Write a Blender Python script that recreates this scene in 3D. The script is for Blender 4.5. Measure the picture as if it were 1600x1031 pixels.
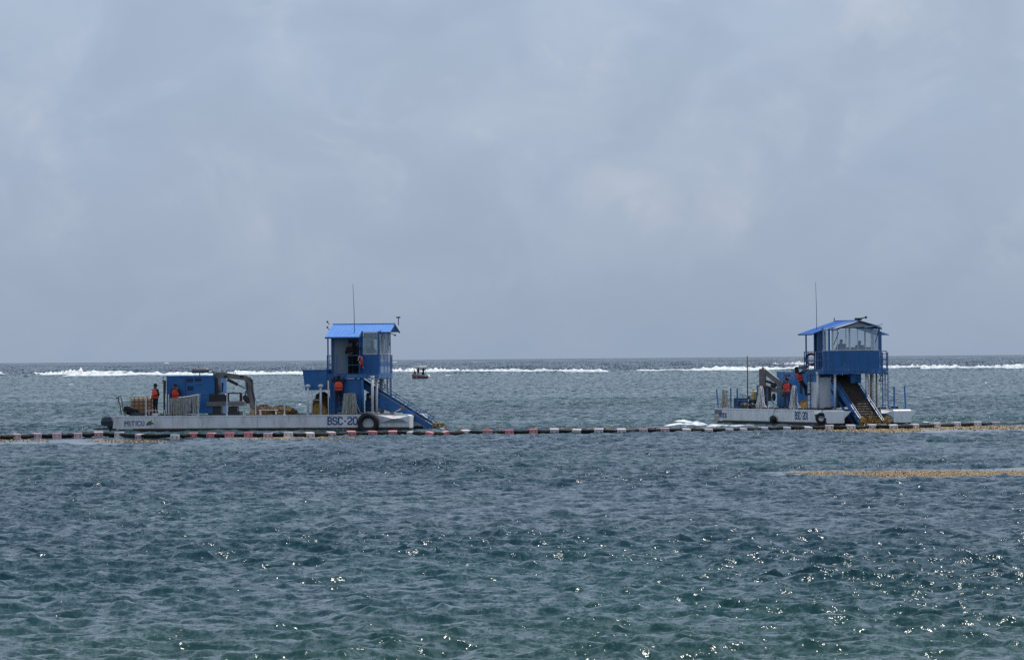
import bpy, bmesh, math, random
import numpy as np
from mathutils import Vector, Matrix
random.seed(7); RNG = np.random.default_rng(11)
sc = bpy.context.scene
for o in list(bpy.data.objects): bpy.data.objects.remove(o)
C = sc.collection
R = math.radians

# ------------------------------------------------------------------ camera
F, H = 8000.0, 4.1                      # focal length in pixels of the 1600 px photograph, eye height above the sea
ROLL = math.atan(13 / 1600); PITCH = math.atan(45 / F)
cam_d = bpy.data.cameras.new('camera'); cam = bpy.data.objects.new('camera', cam_d); C.objects.link(cam)
cam_d.sensor_width = 36; cam_d.lens = 36 * F / 1600
cam_d.clip_start = 0.5; cam_d.clip_end = 90000
fwd = Vector((0, math.cos(PITCH), math.sin(PITCH))); up0 = Vector((0, -math.sin(PITCH), math.cos(PITCH))); rt0 = Vector((1, 0, 0))
rt = rt0 * math.cos(ROLL) - up0 * math.sin(ROLL)
up = up0 * math.cos(ROLL) + rt0 * math.sin(ROLL)
cam.matrix_world = Matrix(((rt.x, up.x, -fwd.x, 0), (rt.y, up.y, -fwd.y, 0), (rt.z, up.z, -fwd.z, H), (0, 0, 0, 1)))
sc.camera = cam

# ------------------------------------------------------------------ sun and sky
SUN_EL, SUN_AZ = 58.0, 41.0            # high, beyond the boats and to the right
sd = Vector((math.sin(R(SUN_AZ)) * math.cos(R(SUN_EL)), math.cos(R(SUN_AZ)) * math.cos(R(SUN_EL)), math.sin(R(SUN_EL))))
sl = bpy.data.lights.new('sun', 'SUN'); sl.energy = 3.0; sl.angle = R(0.6); sl.color = (1, .955, .89)
so = bpy.data.objects.new('sun', sl); so.rotation_euler = sd.to_track_quat('Z', 'Y').to_euler(); so.location = (0, 0, 300); C.objects.link(so)
w = bpy.data.worlds.new('World'); sc.world = w; w.use_nodes = True
nt = w.node_tree; nt.nodes.clear()
def N(t, kind, **kw):
    n = t.nodes.new(kind)
    for k, v in kw.items():
        if k.startswith('i_'):
            key = k[2:]; key = int(key) if key.isdigit() else key.replace('_', ' ')
            n.inputs[key].default_value = v
        else: setattr(n, k, v)
    return n
def link(t, a, b): t.links.new(a, b)
def ramp(t, fac, stops, interp='LINEAR'):
    r = t.nodes.new('ShaderNodeValToRGB'); r.color_ramp.interpolation = interp
    el = r.color_ramp.elements
    while len(el) < len(stops): el.new(0.5)
    for e, (p, c) in zip(el, stops):
        e.position = p; e.color = (c, c, c, 1) if isinstance(c, (int, float)) else (*c, 1)
    if fac is not None: link(t, fac, r.inputs[0])
    return r.outputs[0]
def mixc(t, fac, a, b, mode='MIX'):
    m = t.nodes.new('ShaderNodeMix'); m.data_type = 'RGBA'; m.blend_type = mode
    for s, v in ((m.inputs[0], fac), (m.inputs[6], a), (m.inputs[7], b)):
        if hasattr(v, 'is_linked'): link(t, v, s)
        elif isinstance(v, (int, float)): s.default_value = v
        else: s.default_value = (*v, 1)
    return m.outputs[2]
def math_(t, op, a, b=None, clamp=False):
    m = t.nodes.new('ShaderNodeMath'); m.operation = op; m.use_clamp = clamp
    for s, v in ((m.inputs[0], a), (m.inputs[1], b)):
        if v is None: continue
        if hasattr(v, 'is_linked'): link(t, v, s)
        else: s.default_value = v
    return m.outputs[0]
def noise(t, vec, scale, detail=4, rough=.55, dist=0.0):
    n = N(t, 'ShaderNodeTexNoise', i_Scale=scale, i_Detail=detail, i_Roughness=rough, i_Distortion=dist)
    link(t, vec, n.inputs['Vector']); return n
def mapping(t, vec, scale=(1, 1, 1), loc=(0, 0, 0), rot=(0, 0, 0)):
    m = N(t, 'ShaderNodeMapping'); m.inputs['Scale'].default_value = scale; m.inputs['Location'].default_value = loc; m.inputs['Rotation'].default_value = rot
    link(t, vec, m.inputs['Vector']); return m.outputs[0]

sky = N(nt, 'ShaderNodeTexSky'); sky.sky_type = 'NISHITA'; sky.sun_disc = False
sky.sun_elevation = R(SUN_EL); sky.sun_rotation = R(SUN_AZ); sky.air_density = 1.0; sky.dust_density = 2.0; sky.altitude = 0
geo = N(nt, 'ShaderNodeTexCoord')
vec = geo.outputs['Generated']
sx = N(nt, 'ShaderNodeSeparateXYZ'); link(nt, vec, sx.inputs[0])
big = noise(nt, mapping(nt, vec, (1, 1, 1.9), rot=(0, R(25), 0)), 19, 3, .5, .2).outputs[0]
mid = noise(nt, mapping(nt, vec, (1.1, 1.1, 1.5), (3, 1, 2), rot=(0, R(-35), 0)), 36, 5, .5, .5).outputs[0]
wis = noise(nt, mapping(nt, vec, (1, 1, 1), (9, 4, 2), rot=(0, R(-30), 0)), 62, 6, .55, .6).outputs[0]
hgt = ramp(nt, sx.outputs['Z'], [(0.0, 0.0), (0.012, 0.2), (0.030, .75), (0.05, 1.0)])      # the cloud shapes stand out more with height
c0 = ramp(nt, sx.outputs['Z'], [(0.0, (.305, .388, .520)), (0.012, (.318, .402, .535)), (0.035, (.350, .440, .590)), (.07, (.375, .470, .630)), (.4, (.42, .49, .60)), (1.0, (.46, .52, .62))])
m1 = ramp(nt, big, [(.35, .0), (.68, 1.0)])
c1 = mixc(nt, math_(nt, 'MULTIPLY', m1, math_(nt, 'ADD', math_(nt, 'MULTIPLY', hgt, .45), .25)), c0, (.375, .455, .585))
m2 = ramp(nt, mid, [(.46, .0), (.66, 1.0)])
c2 = mixc(nt, math_(nt, 'MULTIPLY', m2, math_(nt, 'MULTIPLY', hgt, .52)), c1, (.45, .535, .67))
m3 = ramp(nt, wis, [(.50, .0), (.68, 1.0)])
c3 = mixc(nt, math_(nt, 'MULTIPLY', math_(nt, 'MULTIPLY', m3, m2), math_(nt, 'MULTIPLY', hgt, .5)), c2, (.58, .635, .72))
m4 = ramp(nt, mid, [(.30, 1.0), (.5, .0)])
c4 = mixc(nt, math_(nt, 'MULTIPLY', m4, .30), c3, (.275, .362, .50))
cloud = mixc(nt, 1.0, c4, (10, 10, 10), 'MULTIPLY')
final = mixc(nt, .90, sky.outputs[0], cloud)
bg = N(nt, 'ShaderNodeBackground', i_Strength=0.1); link(nt, final, bg.inputs[0])
wo = N(nt, 'ShaderNodeOutputWorld'); link(nt, bg.outputs[0], wo.inputs[0])
sc.view_settings.view_transform = 'Standard'; sc.view_settings.look = 'None'; sc.view_settings.gamma = 1; sc.view_settings.exposure = 0.04
sc.view_settings.use_curve_mapping = False
sc.cycles.use_denoising = False; sc.cycles.max_bounces = 6; sc.cycles.glossy_bounces = 3; sc.cycles.transmission_bounces = 4; sc.cycles.sample_clamp_indirect = 4; sc.cycles.sample_clamp_direct = 3.5
try: sc.cycles.denoising_prefilter = 'ACCURATE'
except Exception: pass

# ------------------------------------------------------------------ geometry of the place: sight lines of the photograph
def ray(px, py):
    xc = (px - 800) / F; yc = (515.5 - py) / F
    c, s = math.cos(ROLL), math.sin(ROLL)
    xr = xc * c + yc * s * 1; yr = -xc * s + yc * c
    cp, sp = math.cos(PITCH), math.sin(PITCH)
    return (xr, cp - yr * sp, sp + yr * cp)
def onz(px, py, z=0.0):
    d = ray(px, py); t = (z - H) / d[2]; return Vector((d[0] * t, d[1] * t, z))

# ------------------------------------------------------------------ materials
def mat(name, col, rough=.5, metal=0.0, var=.12, vscale=1.2, dirt=None, dirt_amt=.3, dscale=(1.5, 1.5, .4), bump=0.0, bscale=30, spec=.5, coat=0, rust=None):
    m = bpy.data.materials.new(name); m.use_nodes = True; t = m.node_tree
    b = t.nodes['Principled BSDF']; tc = N(t, 'ShaderNodeTexCoord'); v = tc.outputs['Object']
    n1 = noise(t, v, vscale, 5, .6).outputs[0]
    lo = tuple(max(0, c * (1 - var)) for c in col); hi = tuple(min(1, c * (1 + var)) for c in col)
    cc = ramp(t, n1, [(.3, lo), (.7, hi)])
    if dirt:
        n2 = noise(t, mapping(t, v, dscale, (3, 7, 1)), 2.2, 6, .65, .3).outputs[0]
        f = math_(t, 'MULTIPLY', ramp(t, n2, [(.48, .0), (.72, 1.0)]), dirt_amt)
        cc = mixc(t, f, cc, dirt)
    if rust:
        n3 = noise(t, mapping(t, v, (5, 5, .9), (1, 2, 8)), 1.6, 5, .7, .2).outputs[0]; n4 = noise(t, mapping(t, v, (1, 1, 1), (4, 4, 4)), 1.1, 3, .6).outputs[0]
        cc = mixc(t, math_(t, 'MULTIPLY', math_(t, 'MULTIPLY', ramp(t, n3, [(.54, .0), (.72, 1.0)]), ramp(t, n4, [(.42, .0), (.62, 1.0)])), rust[1]), cc, rust[0])
        n5 = noise(t, mapping(t, v, (.8, .8, 1.4), (9, 1, 3)), 1.3, 4, .6).outputs[0]
        cc = mixc(t, math_(t, 'MULTIPLY', ramp(t, n5, [(.50, .0), (.75, 1.0)]), rust[1] * .35), cc, rust[2])
    link(t, cc, b.inputs['Base Color'])
    b.inputs['Roughness'].default_value = rough; b.inputs['Metallic'].default_value = metal
    b.inputs['Specular IOR Level'].default_value = spec
    if coat: b.inputs['Coat Weight'].default_value = coat
    if bump:
        bn = N(t, 'ShaderNodeBump', i_Strength=bump, i_Distance=.02); link(t, noise(t, v, bscale, 4).outputs[0], bn.inputs['Height']); link(t, bn.outputs[0], b.inputs['Normal'])
    return m
M = {}
M['hull'] = mat('white_hull_paint', (.78, .78, .80), .45, var=.08, vscale=.7, dirt=(.30, .24, .19), dirt_amt=.5, dscale=(1.6, 1.6, .5), rust=((.34, .18, .09), .55, (.60, .62, .60)))
M['hull2'] = mat('white_hull_paint_clean', (.90, .91, .92), .42, var=.05, vscale=.8, dirt=(.45, .40, .34), dirt_amt=.4, dscale=(1.8, 1.8, .5), rust=((.40, .24, .14), .45, (.74, .75, .74)))
M['antifoul'] = mat('black_antifoul', (.020, .018, .020), .7, dirt=(.09, .03, .02), dirt_amt=.6)
M['blue'] = mat('blue_paint', (.012, .125, .36), .42, var=.13, vscale=1.5, dirt=(.02, .045, .10), dirt_amt=.55, rust=((.12, .06, .035), .75, (.10, .20, .34)))
M['blue2'] = mat('blue_paint_bright', (.020, .17, .47), .4, var=.12, vscale=1.5, dirt=(.02, .06, .14), dirt_amt=.45, rust=((.12, .06, .035), .6, (.12, .26, .42)))
M['roofblue'] = mat('blue_roof_sheet', (.085, .27, .72), .38, var=.10, vscale=2.0, dirt=(.16, .36, .72), dirt_amt=.5, rust=((.16, .14, .18), .45, (.30, .45, .70)))
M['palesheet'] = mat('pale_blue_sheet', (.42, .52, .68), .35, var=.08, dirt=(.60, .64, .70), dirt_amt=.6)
M['bluedark'] = mat('dark_blue_paint', (.008, .045, .13), .5, var=.15)
M['white'] = mat('white_paint', (.70, .71, .73), .4, var=.06, dirt=(.35, .28, .22), dirt_amt=.35)
M['offwhite'] = mat('white_panel', (.72, .74, .78), .5, var=.05, dirt=(.35, .33, .32), dirt_amt=.3)
M['greypanel'] = mat('grey_panel', (.22, .27, .30), .5, var=.06, dirt=(.14, .16, .17), dirt_amt=.4)
M['ochre'] = mat('ochre_pipe', (.30, .20, .09), .5, var=.15)
M['steel'] = mat('grey_steel', (.17, .165, .165), .45, .2, var=.2, dirt=(.06, .045, .035), dirt_amt=.6)
M['crane'] = mat('crane_grey', (.17, .16, .155), .45, .1, var=.15, dirt=(.05, .04, .035), dirt_amt=.7)
M['blackmetal'] = mat('black_metal', (.018, .018, .02), .45, var=.3)
M['rubber'] = mat('rubber', (.016, .017, .020), .75, var=.3, bump=.4)
M['outboard'] = mat('outboard_grey', (.028, .038, .062), .32, var=.1)
M['rope'] = mat('pale_rope', (.50, .475, .42), .9, var=.28, vscale=9, dirt=(.16, .14, .11), dirt_amt=.7, dscale=(8, 8, 1), bump=.5, bscale=60)
M['ropew'] = mat('white_rope', (.74, .73, .70), .85, var=.12, vscale=9, dirt=(.35, .32, .28), dirt_amt=.5, dscale=(8, 8, 1))
M['ropeg'] = mat('grey_rope', (.17, .16, .14), .9, var=.3, vscale=12)
M['tarp'] = mat('black_tarp', (.022, .024, .035), .5, var=.3, bump=.6, bscale=7)
M['tank'] = mat('tank_liquid', (.42, .24, .13), .4, var=.08, vscale=1.5)
M['tanktop'] = mat('tank_plastic', (.62, .54, .36), .4, var=.06)
M['cage'] = mat('tank_cage', (.20, .10, .055), .5, .2, var=.1)
M['brownpole'] = mat('rusty_pole', (.10, .065, .04), .7, var=.35, vscale=4)
M['pink'] = mat('float_pink', (.72, .24, .26), .5, var=.12, vscale=3, dirt=(.55, .33, .33), dirt_amt=.6, dscale=(4, 4, 4))
M['palepink'] = mat('float_pale_pink', (.66, .46, .48), .5, var=.10, vscale=3, dirt=(.40, .30, .29), dirt_amt=.5, dscale=(4, 4, 4))
M['floatw'] = mat('float_white', (.74, .68, .69), .5, var=.08, vscale=3, dirt=(.45, .35, .32), dirt_amt=.5, dscale=(4, 4, 4))
M['tube'] = mat('boom_tube', (.014, .014, .014), .8, var=.4, vscale=5, dirt=(.07, .055, .028), dirt_amt=.5, spec=.2, dscale=(3, 3, 3), bump=.4)
M['weed'] = mat('sargassum', (.34, .215, .065), .8, var=.35, vscale=3, dirt=(.12, .075, .03), dirt_amt=.6, dscale=(5, 5, 5))
M['weedpale'] = mat('sargassum_pale_gold', (.46, .335, .18), .8, var=.22, vscale=1.5, dirt=(.24, .16, .07), dirt_amt=.5, dscale=(5, 5, 5))  # pale gold is this seaweed's own colour
M['weeddark'] = mat('sargassum_old', (.075, .045, .018), .85, var=.5, vscale=4, dirt=(.21, .12, .035), dirt_amt=.9, dscale=(5, 5, 5))
M['vest'] = mat('orange_vest', (.86, .085, .035), .7, var=.10, vscale=6)
M['vestred'] = mat('red_vest', (.64, .05, .035), .7, var=.12, vscale=6)
M['strap'] = mat('vest_strap', (.02, .01, .012), .8)
M['cloth'] = mat('dark_cloth', (.012, .014, .024), .9, var=.25, vscale=6)
M['clothblack'] = mat('black_cloth', (.010, .010, .012), .9, var=.25, vscale=6)
M['clothnavy'] = mat('navy_trousers', (.016, .030, .075), .9, var=.2, vscale=6)
M['clothgreen'] = mat('dark_green_shirt', (.03, .045, .045), .9, var=.2, vscale=6)
M['clothred'] = mat('red_cloth', (.30, .05, .05), .9, var=.2, vscale=6)
M['clothtan'] = mat('tan_shirt', (.19, .155, .12), .9, var=.2, vscale=6)
M['skin'] = mat('skin', (.20, .105, .065), .55, var=.06)
M['hair'] = mat('hair', (.012, .009, .008), .6)
M['hairgrey'] = mat('hair_grey', (.10, .09, .08), .6)
M['hatblack'] = mat('hat', (.012, .013, .016), .9)
M['boot'] = mat('boot', (.012, .012, .014), .6)
M['glove'] = mat('white_cloth', (.7, .68, .66), .8)
M['letters'] = mat('blue_lettering', (.015, .085, .24), .6, var=.1)
M['lettersgrey'] = mat('grey_lettering', (.10, .12, .15), .6, var=.1)
M['emblem'] = mat('green_emblem', (.08, .16, .07), .6, var=.35, vscale=9)
M['ring'] = mat('lifering_red', (.42, .035, .03), .55, var=.1)
M['ringdark'] = mat('lifering_worn', (.10, .022, .035), .6, var=.2)
M['grating'] = mat('grating', (.05, .045, .045), .7, var=.2)
M['belt'] = mat('conveyor_belt', (.024, .021, .019), .8, var=.4, vscale=5, dirt=(.06, .04, .02), dirt_amt=.8, dscale=(4, 4, 4))
M['deck'] = mat('deck_plate', (.10, .105, .11), .6, var=.25, dirt=(.20, .13, .07), dirt_amt=.7, dscale=(2, 2, 2))
M['boatred'] = mat('boat_maroon', (.24, .13, .14), .5, var=.2)
M['yellow'] = mat('yellow_plastic', (.58, .44, .14), .5, var=.08)
gm = bpy.data.materials.new('window_glass'); gm.use_nodes = True; t = gm.node_tree; t.nodes.clear()
gl = N(t, 'ShaderNodeBsdfGlossy', i_Roughness=.03); gl.inputs[0].default_value = (.8, .9, 1, 1); tr = N(t, 'ShaderNodeBsdfTransparent'); tr.inputs[0].default_value = (.82, .87, .90, 1)
fr = N(t, 'ShaderNodeFresnel', i_IOR=1.45); mx = N(t, 'ShaderNodeMixShader'); mx.inputs[0].default_value = .10; link(t, tr.outputs[0], mx.inputs[1]); link(t, gl.outputs[0], mx.inputs[2])
df = N(t, 'ShaderNodeBsdfDiffuse'); df.inputs[0].default_value = (.6, .65, .7, 1); mx2 = N(t, 'ShaderNodeMixShader'); mx2.inputs[0].default_value = .12
link(t, mx.outputs[0], mx2.inputs[1]); link(t, df.outputs[0], mx2.inputs[2]); oo = N(t, 'ShaderNodeOutputMaterial'); link(t, mx2.outputs[0], oo.inputs[0]); M['glass'] = gm

# foam
fm = bpy.data.materials.new('foam'); fm.use_nodes = True; t = fm.node_tree; b = t.nodes['Principled BSDF']; tc = N(t, 'ShaderNodeTexCoord')
nf = noise(t, mapping(t, tc.outputs['Object'], (1, .3, 2)), .9, 6, .65).outputs[0]
link(t, ramp(t, nf, [(.34, (.34, .42, .45)), (.56, (.78, .81, .83))]), b.inputs['Base Color']); b.inputs['Roughness'].default_value = .9; M['foam'] = fm

# ------------------------------------------------------------------ mesh helpers
class MB:
    def __init__(s): s.v = []; s.f = []; s.smooth = False
    def add(s, vs, fs):
        k = len(s.v); s.v += [tuple(v) for v in vs]; s.f += [tuple(i + k for i in f) for f in fs]; return s
    def box(s, x0, x1, y0, y1, z0, z1):
        vs = [(x0, y0, z0), (x1, y0, z0), (x1, y1, z0), (x0, y1, z0), (x0, y0, z1), (x1, y0, z1), (x1, y1, z1), (x0, y1, z1)]
        return s.add(vs, [(3, 2, 1, 0), (4, 5, 6, 7), (0, 1, 5, 4), (1, 2, 6, 5), (2, 3, 7, 6), (3, 0, 4, 7)])
    def bbox(s, x0, x1, y0, y1, z0, z1, c=.03):      # a box with chamfered upright edges and top
        p = [(x0 + c, y0), (x1 - c, y0), (x1, y0 + c), (x1, y1 - c), (x1 - c, y1), (x0 + c, y1), (x0, y1 - c), (x0, y0 + c)]
        cx, cy = (x0 + x1) / 2, (y0 + y1) / 2
        def sh(q): return (cx + (q[0] - cx) * (1 - 2 * c / max(.01, x1 - x0)), cy + (q[1] - cy) * (1 - 2 * c / max(.01, y1 - y0)))
        vs = [(*q, z0) for q in p] + [(*q, z1 - c) for q in p] + [(*sh(q), z1) for q in p]
        fs = [tuple(range(7, -1, -1)), tuple(range(16, 24))]
        for r in (0, 8):
            for i in range(8): j = (i + 1) % 8; fs.append((r + i, r + j, r + 8 + j, r + 8 + i))
        return s.add(vs, fs)
    def beam(s, a, b, wx, wz=None, upv=(0, 0, 1)):   # a bar of rectangular section between two points
        a, b = Vector(a), Vector(b); d = (b - a).normalized(); u = Vector(upv)
        if abs(d.dot(u)) > .99: u = Vector((1, 0, 0))
        sd_ = d.cross(u).normalized(); u = sd_.cross(d).normalized(); wz = wz or wx
        vs = [p + sd_ * (i * wx / 2) + u * (j * wz / 2) for p in (a, b) for i, j in ((-1, -1), (1, -1), (1, 1), (-1, 1))]
        return s.add(vs, [(3, 2, 1, 0), (4, 5, 6, 7), (0, 1, 5, 4), (1, 2, 6, 5), (2, 3, 7, 6), (3, 0, 4, 7)])
    def tube(s, pts, r, n=8, cap=True):
        pts = [Vector(p) for p in pts]; rs = r if isinstance(r, (list, tuple)) else [r] * len(pts)
        k = len(s.v); prev = None
        for i, p in enumerate(pts):
            d = (pts[min(i + 1, len(pts) - 1)] - pts[max(i - 1, 0)]).normalized()
            if prev is None:
                u = Vector((0, 0, 1)) if abs(d.z) < .9 else Vector((1, 0, 0)); a = d.cross(u).normalized()
            else: a = (prev - d * prev.dot(d)).normalized()
            prev = a; b_ = d.cross(a)
            for j in range(n):
                t_ = 2 * math.pi * j / n; s.v.append(tuple(p + (a * math.cos(t_) + b_ * math.sin(t_)) * rs[i]))
        m = len(pts)
        for i in range(m - 1):
            for j in range(n): j2 = (j + 1) % n; s.f.append((k + i * n + j, k + i * n + j2, k + (i + 1) * n + j2, k + (i + 1) * n + j))
        if cap: s.f.append(tuple(k + j for j in range(n - 1, -1, -1))); s.f.append(tuple(k + (m - 1) * n + j for j in range(n)))
        return s
    def prism(s, poly, y0, y1):                       # side outline (x, z) pushed through from y0 to y1
        n = len(poly); vs = [(x, y0, z) for x, z in poly] + [(x, y1, z) for x, z in poly]
        fs = [tuple(range(n - 1, -1, -1)), tuple(range(n, 2 * n))] + [(i, (i + 1) % n, n + (i + 1) % n, n + i) for i in range(n)]
        return s.add(vs, fs)
    def torus(s, c, axis, R0, r, n=28, m=12, squash=1.0):
        c = Vector(c); ax = Vector(axis).normalized(); u = ax.orthogonal().normalized(); v_ = ax.cross(u); k = len(s.v)
        for i in range(n):
            a = 2 * math.pi * i / n; e = u * math.cos(a) + v_ * math.sin(a)
            for j in range(m):
                b_ = 2 * math.pi * j / m; s.v.append(tuple(c + e * (R0 + r * math.cos(b_)) + ax * (r * squash * math.sin(b_))))
        for i in range(n):
            for j in range(m): i2 = (i + 1) % n; j2 = (j + 1) % m; s.f.append((k + i * m + j, k + i2 * m + j, k + i2 * m + j2, k + i * m + j2))
        return s
    def blob(s, c, r, seg=10, rings=7, jit=0.0, rnd=random):
        k = len(s.v); c = Vector(c); r = Vector(r) if not isinstance(r, (int, float)) else Vector((r, r, r))
        s.v.append(tuple(c + Vector((0, 0, -r.z))))
        for i in range(1, rings):
            ph = -math.pi / 2 + math.pi * i / rings
            for j in range(seg):
                a = 2 * math.pi * j / seg; q = 1 + rnd.uniform(-jit, jit)
                s.v.append((c.x + r.x * math.cos(ph) * math.cos(a) * q, c.y + r.y * math.cos(ph) * math.sin(a) * q, c.z + r.z * math.sin(ph) * q))
        s.v.append(tuple(c + Vector((0, 0, r.z)))); top = len(s.v) - 1
        for j in range(seg): j2 = (j + 1) % seg; s.f.append((k, k + 1 + j2, k + 1 + j)); s.f.append((top, top - seg + j, top - seg + j2))
        for i in range(rings - 2):
            for j in range(seg): j2 = (j + 1) % seg; a = k + 1 + i * seg; s.f.append((a + j, a + j2, a + seg + j2, a + seg + j))
        return s
    def build(s, name, m, parent=None, smooth=None, loc=None):
        me = bpy.data.meshes.new(name); me.from_pydata(s.v, [], s.f); me.materials.append(m)
        if smooth if smooth is not None else s.smooth: me.shade_smooth()
        me.update(); o = bpy.data.objects.new(name, me); C.objects.link(o)
        if parent: o.parent = parent
        if loc: o.location = loc
        return o
def mb(): return MB()
def thing(name, label, cat, loc, rz=0, group=None):
    o = bpy.data.objects.new(name, None); C.objects.link(o); o.empty_display_size = .3
    o.location = loc; o.rotation_euler = (0, 0, rz); o['label'] = label; o['category'] = cat
    if group: o['group'] = group
    return o
def tag(o, label, cat, group=None, kind=None):
    o['label'] = label
    if cat: o['category'] = cat
    if group: o['group'] = group
    if kind: o['kind'] = kind
    return o
def twin(o, parent, loc=None, rot=None):
    c = o.copy(); C.objects.link(c); c.parent = parent
    if loc is not None: c.location = loc
    if rot is not None: c.rotation_euler = rot
    return c

# ------------------------------------------------------------------ the sea: one sheet, real waves from the shallows to the reef
def calm_mask(X, Y):
    u = X / Y * F                                    # direction seen from the shore, only to lay the slicks where they float
    def soft(v, a, b, e): return np.clip((v - a) / e, 0, 1) * np.clip((b - v) / e, 0, 1)
    wob = 1.5 * np.sin(X * .9 + 1) + 1.0 * np.sin(X * 2.3) + np.sin(X * .31) * 2
    m = soft(Y + wob, 254, 281, 2.5) * soft(X, -60, -13.0, 5)
    m = np.maximum(m, .8 * soft(Y + wob, 268, 290, 3) * soft(X, -16, -8, 2.5))
    m = np.maximum(m, .95 * soft(Y + wob, 272, 296, 3) * soft(X, 15, 80, 3))
    yb = 178 + 1.2 * np.sin(X * .8) 
    m = np.maximum(m, .95 * np.clip((4.2 + 3 * np.clip((X - 9.5) / 4, 0, 1) - np.abs(Y - yb)) / 1.5, 0, 1) * np.clip((X - 8.0) / 1.5, 0, 1))
    return m
def build_sea():
    segs = [(66, 120, .10), (120, 200, .18), (200, 330, .26), (330, 520, .55), (520, 1000, 1.8), (1000, 2400, 5.5), (2400, 6000, 14)]
    ys = np.concatenate([np.arange(a, b, d) for a, b, d in segs] + [np.array([6000, 7000, 9000, 15000, 30000, 80000.])])
    ys = np.concatenate([np.array([-400, -100, -20, 10, 30, 45, 55, 62.]), ys])
    dy = np.gradient(ys)
    nc = 430
    u = np.linspace(-1, 1, nc); u = np.concatenate([[-60, -12, -4, -1.6], u, [1.6, 4, 12, 60]])
    W = .1085 * np.maximum(ys, 62) + 1.6
    X = (u[None, :] * W[:, None]).astype(np.float32); Y = np.repeat(ys[:, None], len(u), 1).astype(np.float32)
    dx = W * 2 / nc
    Z = np.zeros_like(X); DX = np.zeros_like(X); DY = np.zeros_like(X)
    rng = np.random.default_rng(3); nw = 130
    lam = np.exp(rng.uniform(math.log(.30), math.log(6.5), nw)); lam.sort()
    fade_edge = (np.clip((1.5 - np.abs(u)) / .4, 0, 1))[None, :]
    calm = calm_mask(X, Y)
    # gusts: broad patches where the chop is stronger or weaker
    gust = 1 + .17 * np.sin(X * .11 + Y * .021 + 1.3) * np.sin(Y * .052 - X * .03 + .4) + .13 * np.sin(X * .31 + 2 * np.sin(Y * .016)) * np.sin(Y * .12)
    for i, L in enumerate(lam):
        th = rng.normal(0, .42 + .30 * (1.2 / (L + .6))) + .22
        k = 2 * math.pi / L; kx, ky = k * math.sin(th), -k * math.cos(th)
        if L < .9: sl_ = .058
        elif L < 2.0: sl_ = .034
        elif L < 3.5: sl_ = .020
        else: sl_ = .009
        a = sl_ * rng.uniform(.6, 1.3) / k
        res = np.maximum(dx * abs(kx) , dy * abs(ky) * .62) / math.pi      # how well the mesh carries this wave here
        wgt = np.clip(1.6 - res * 1.6, 0, 1)
        # far out the chop stays, drawn by its crests
        if L > 2.2: wgt = np.maximum(wgt, np.clip((3000 - ys) / 800, 0, 1) * np.clip((ys - 160) / 100, 0, 1) * .95)
        rows = np.nonzero(wgt > .01)[0]; r0, r1 = rows[0], rows[-1] + 1
        ph = kx * X[r0:r1] + ky * Y[r0:r1] + rng.uniform(0, 6.28)
        A = (a * wgt[r0:r1])[:, None]
        sn, cs = np.sin(ph), np.cos(ph)
        Z[r0:r1] += A * cs; q = .95
        DX[r0:r1] -= A * sn * kx / k * q; DY[r0:r1] -= A * sn * ky / k * q
    amp = fade_edge * gust * (1 - .93 * calm)
    # smaller waves in the lee of the boom
    amp = amp * (1 - .25 * np.clip(1 - np.abs(Y - 262) / 30, 0, 1))
    # ocean swell beyond the reef
    Zs = np.zeros_like(Z); r0 = int(np.searchsorted(ys, 1250)); out = np.clip((ys[r0:] - 1300) / 300, 0, 1)[:, None] * np.clip((12000 - ys[r0:]) / 4000, 0, 1)[:, None]
    for i in range(36):
        L = math.exp(rng.uniform(math.log(9), math.log(55))); th = rng.normal(0, .5) + .2; k = 2 * math.pi / L
        Zs[r0:] += .030 / k * rng.uniform(.6, 1.3) * np.cos(k * math.sin(th) * X[r0:] - k * math.cos(th) * Y[r0:] + rng.uniform(0, 6.28)) * out
    Z = Z * amp; crest = Z / .075; Z = Z + Zs; X2 = X + DX * amp; Y2 = Y + DY * amp * .8
    nr, ncx = X.shape
    co = np.stack([X2, Y2, Z], -1).reshape(-1, 3).astype(np.float32)
    idx = np.arange(nr * ncx, dtype=np.int32).reshape(nr, ncx)
    q = np.stack([idx[:-1, :-1], idx[:-1, 1:], idx[1:, 1:], idx[1:, :-1]], -1).reshape(-1, 4)
    me = bpy.data.meshes.new('sea'); me.vertices.add(len(co)); me.vertices.foreach_set('co', co.ravel())
    me.loops.add(q.size); me.loops.foreach_set('vertex_index', q.ravel())
    me.polygons.add(len(q)); me.polygons.foreach_set('loop_start', np.arange(0, q.size, 4, dtype=np.int32)); me.polygons.foreach_set('loop_total', np.full(len(q), 4, dtype=np.int32))
    me.update(calc_edges=True); me.shade_smooth()
    at = me.attributes.new('calm', 'FLOAT', 'POINT'); at.data.foreach_set('value', calm.astype(np.float32).ravel())
    def sft(v, a, b, e): return np.clip((v - a) / e, 0, 1) * np.clip((b - v) / e, 0, 1)
    wd_ = .85 * np.clip((3.3 * np.clip((X - 9.5) / 6, 0.12, 1) - np.abs(Y - (177.5 + 1.2 * np.sin(X * .8)))) / 1.6, 0, 1) * np.clip((X - 9.0) / 1.5, 0, 1)
    wd_ = np.maximum(wd_, .8 * sft(Y + 1.5 * np.sin(X * .7), 274, 289 , 3) * sft(X, 16.5, 24, 2)); wd_ = np.maximum(wd_, .7 * sft(Y + 1.5 * np.sin(X * .7) - (X - 24) * .9, 279, 292, 3) * sft(X, 21, 30, 2)); wd_ = np.maximum(wd_, .7 * sft(Y + 1.2 * np.sin(X * .9), 268, 277, 3) * sft(X, -14.5, -8.5, 2))
    wt = me.attributes.new('weed', 'FLOAT', 'POINT'); wt.data.foreach_set('value', wd_.astype(np.float32).ravel())
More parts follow.
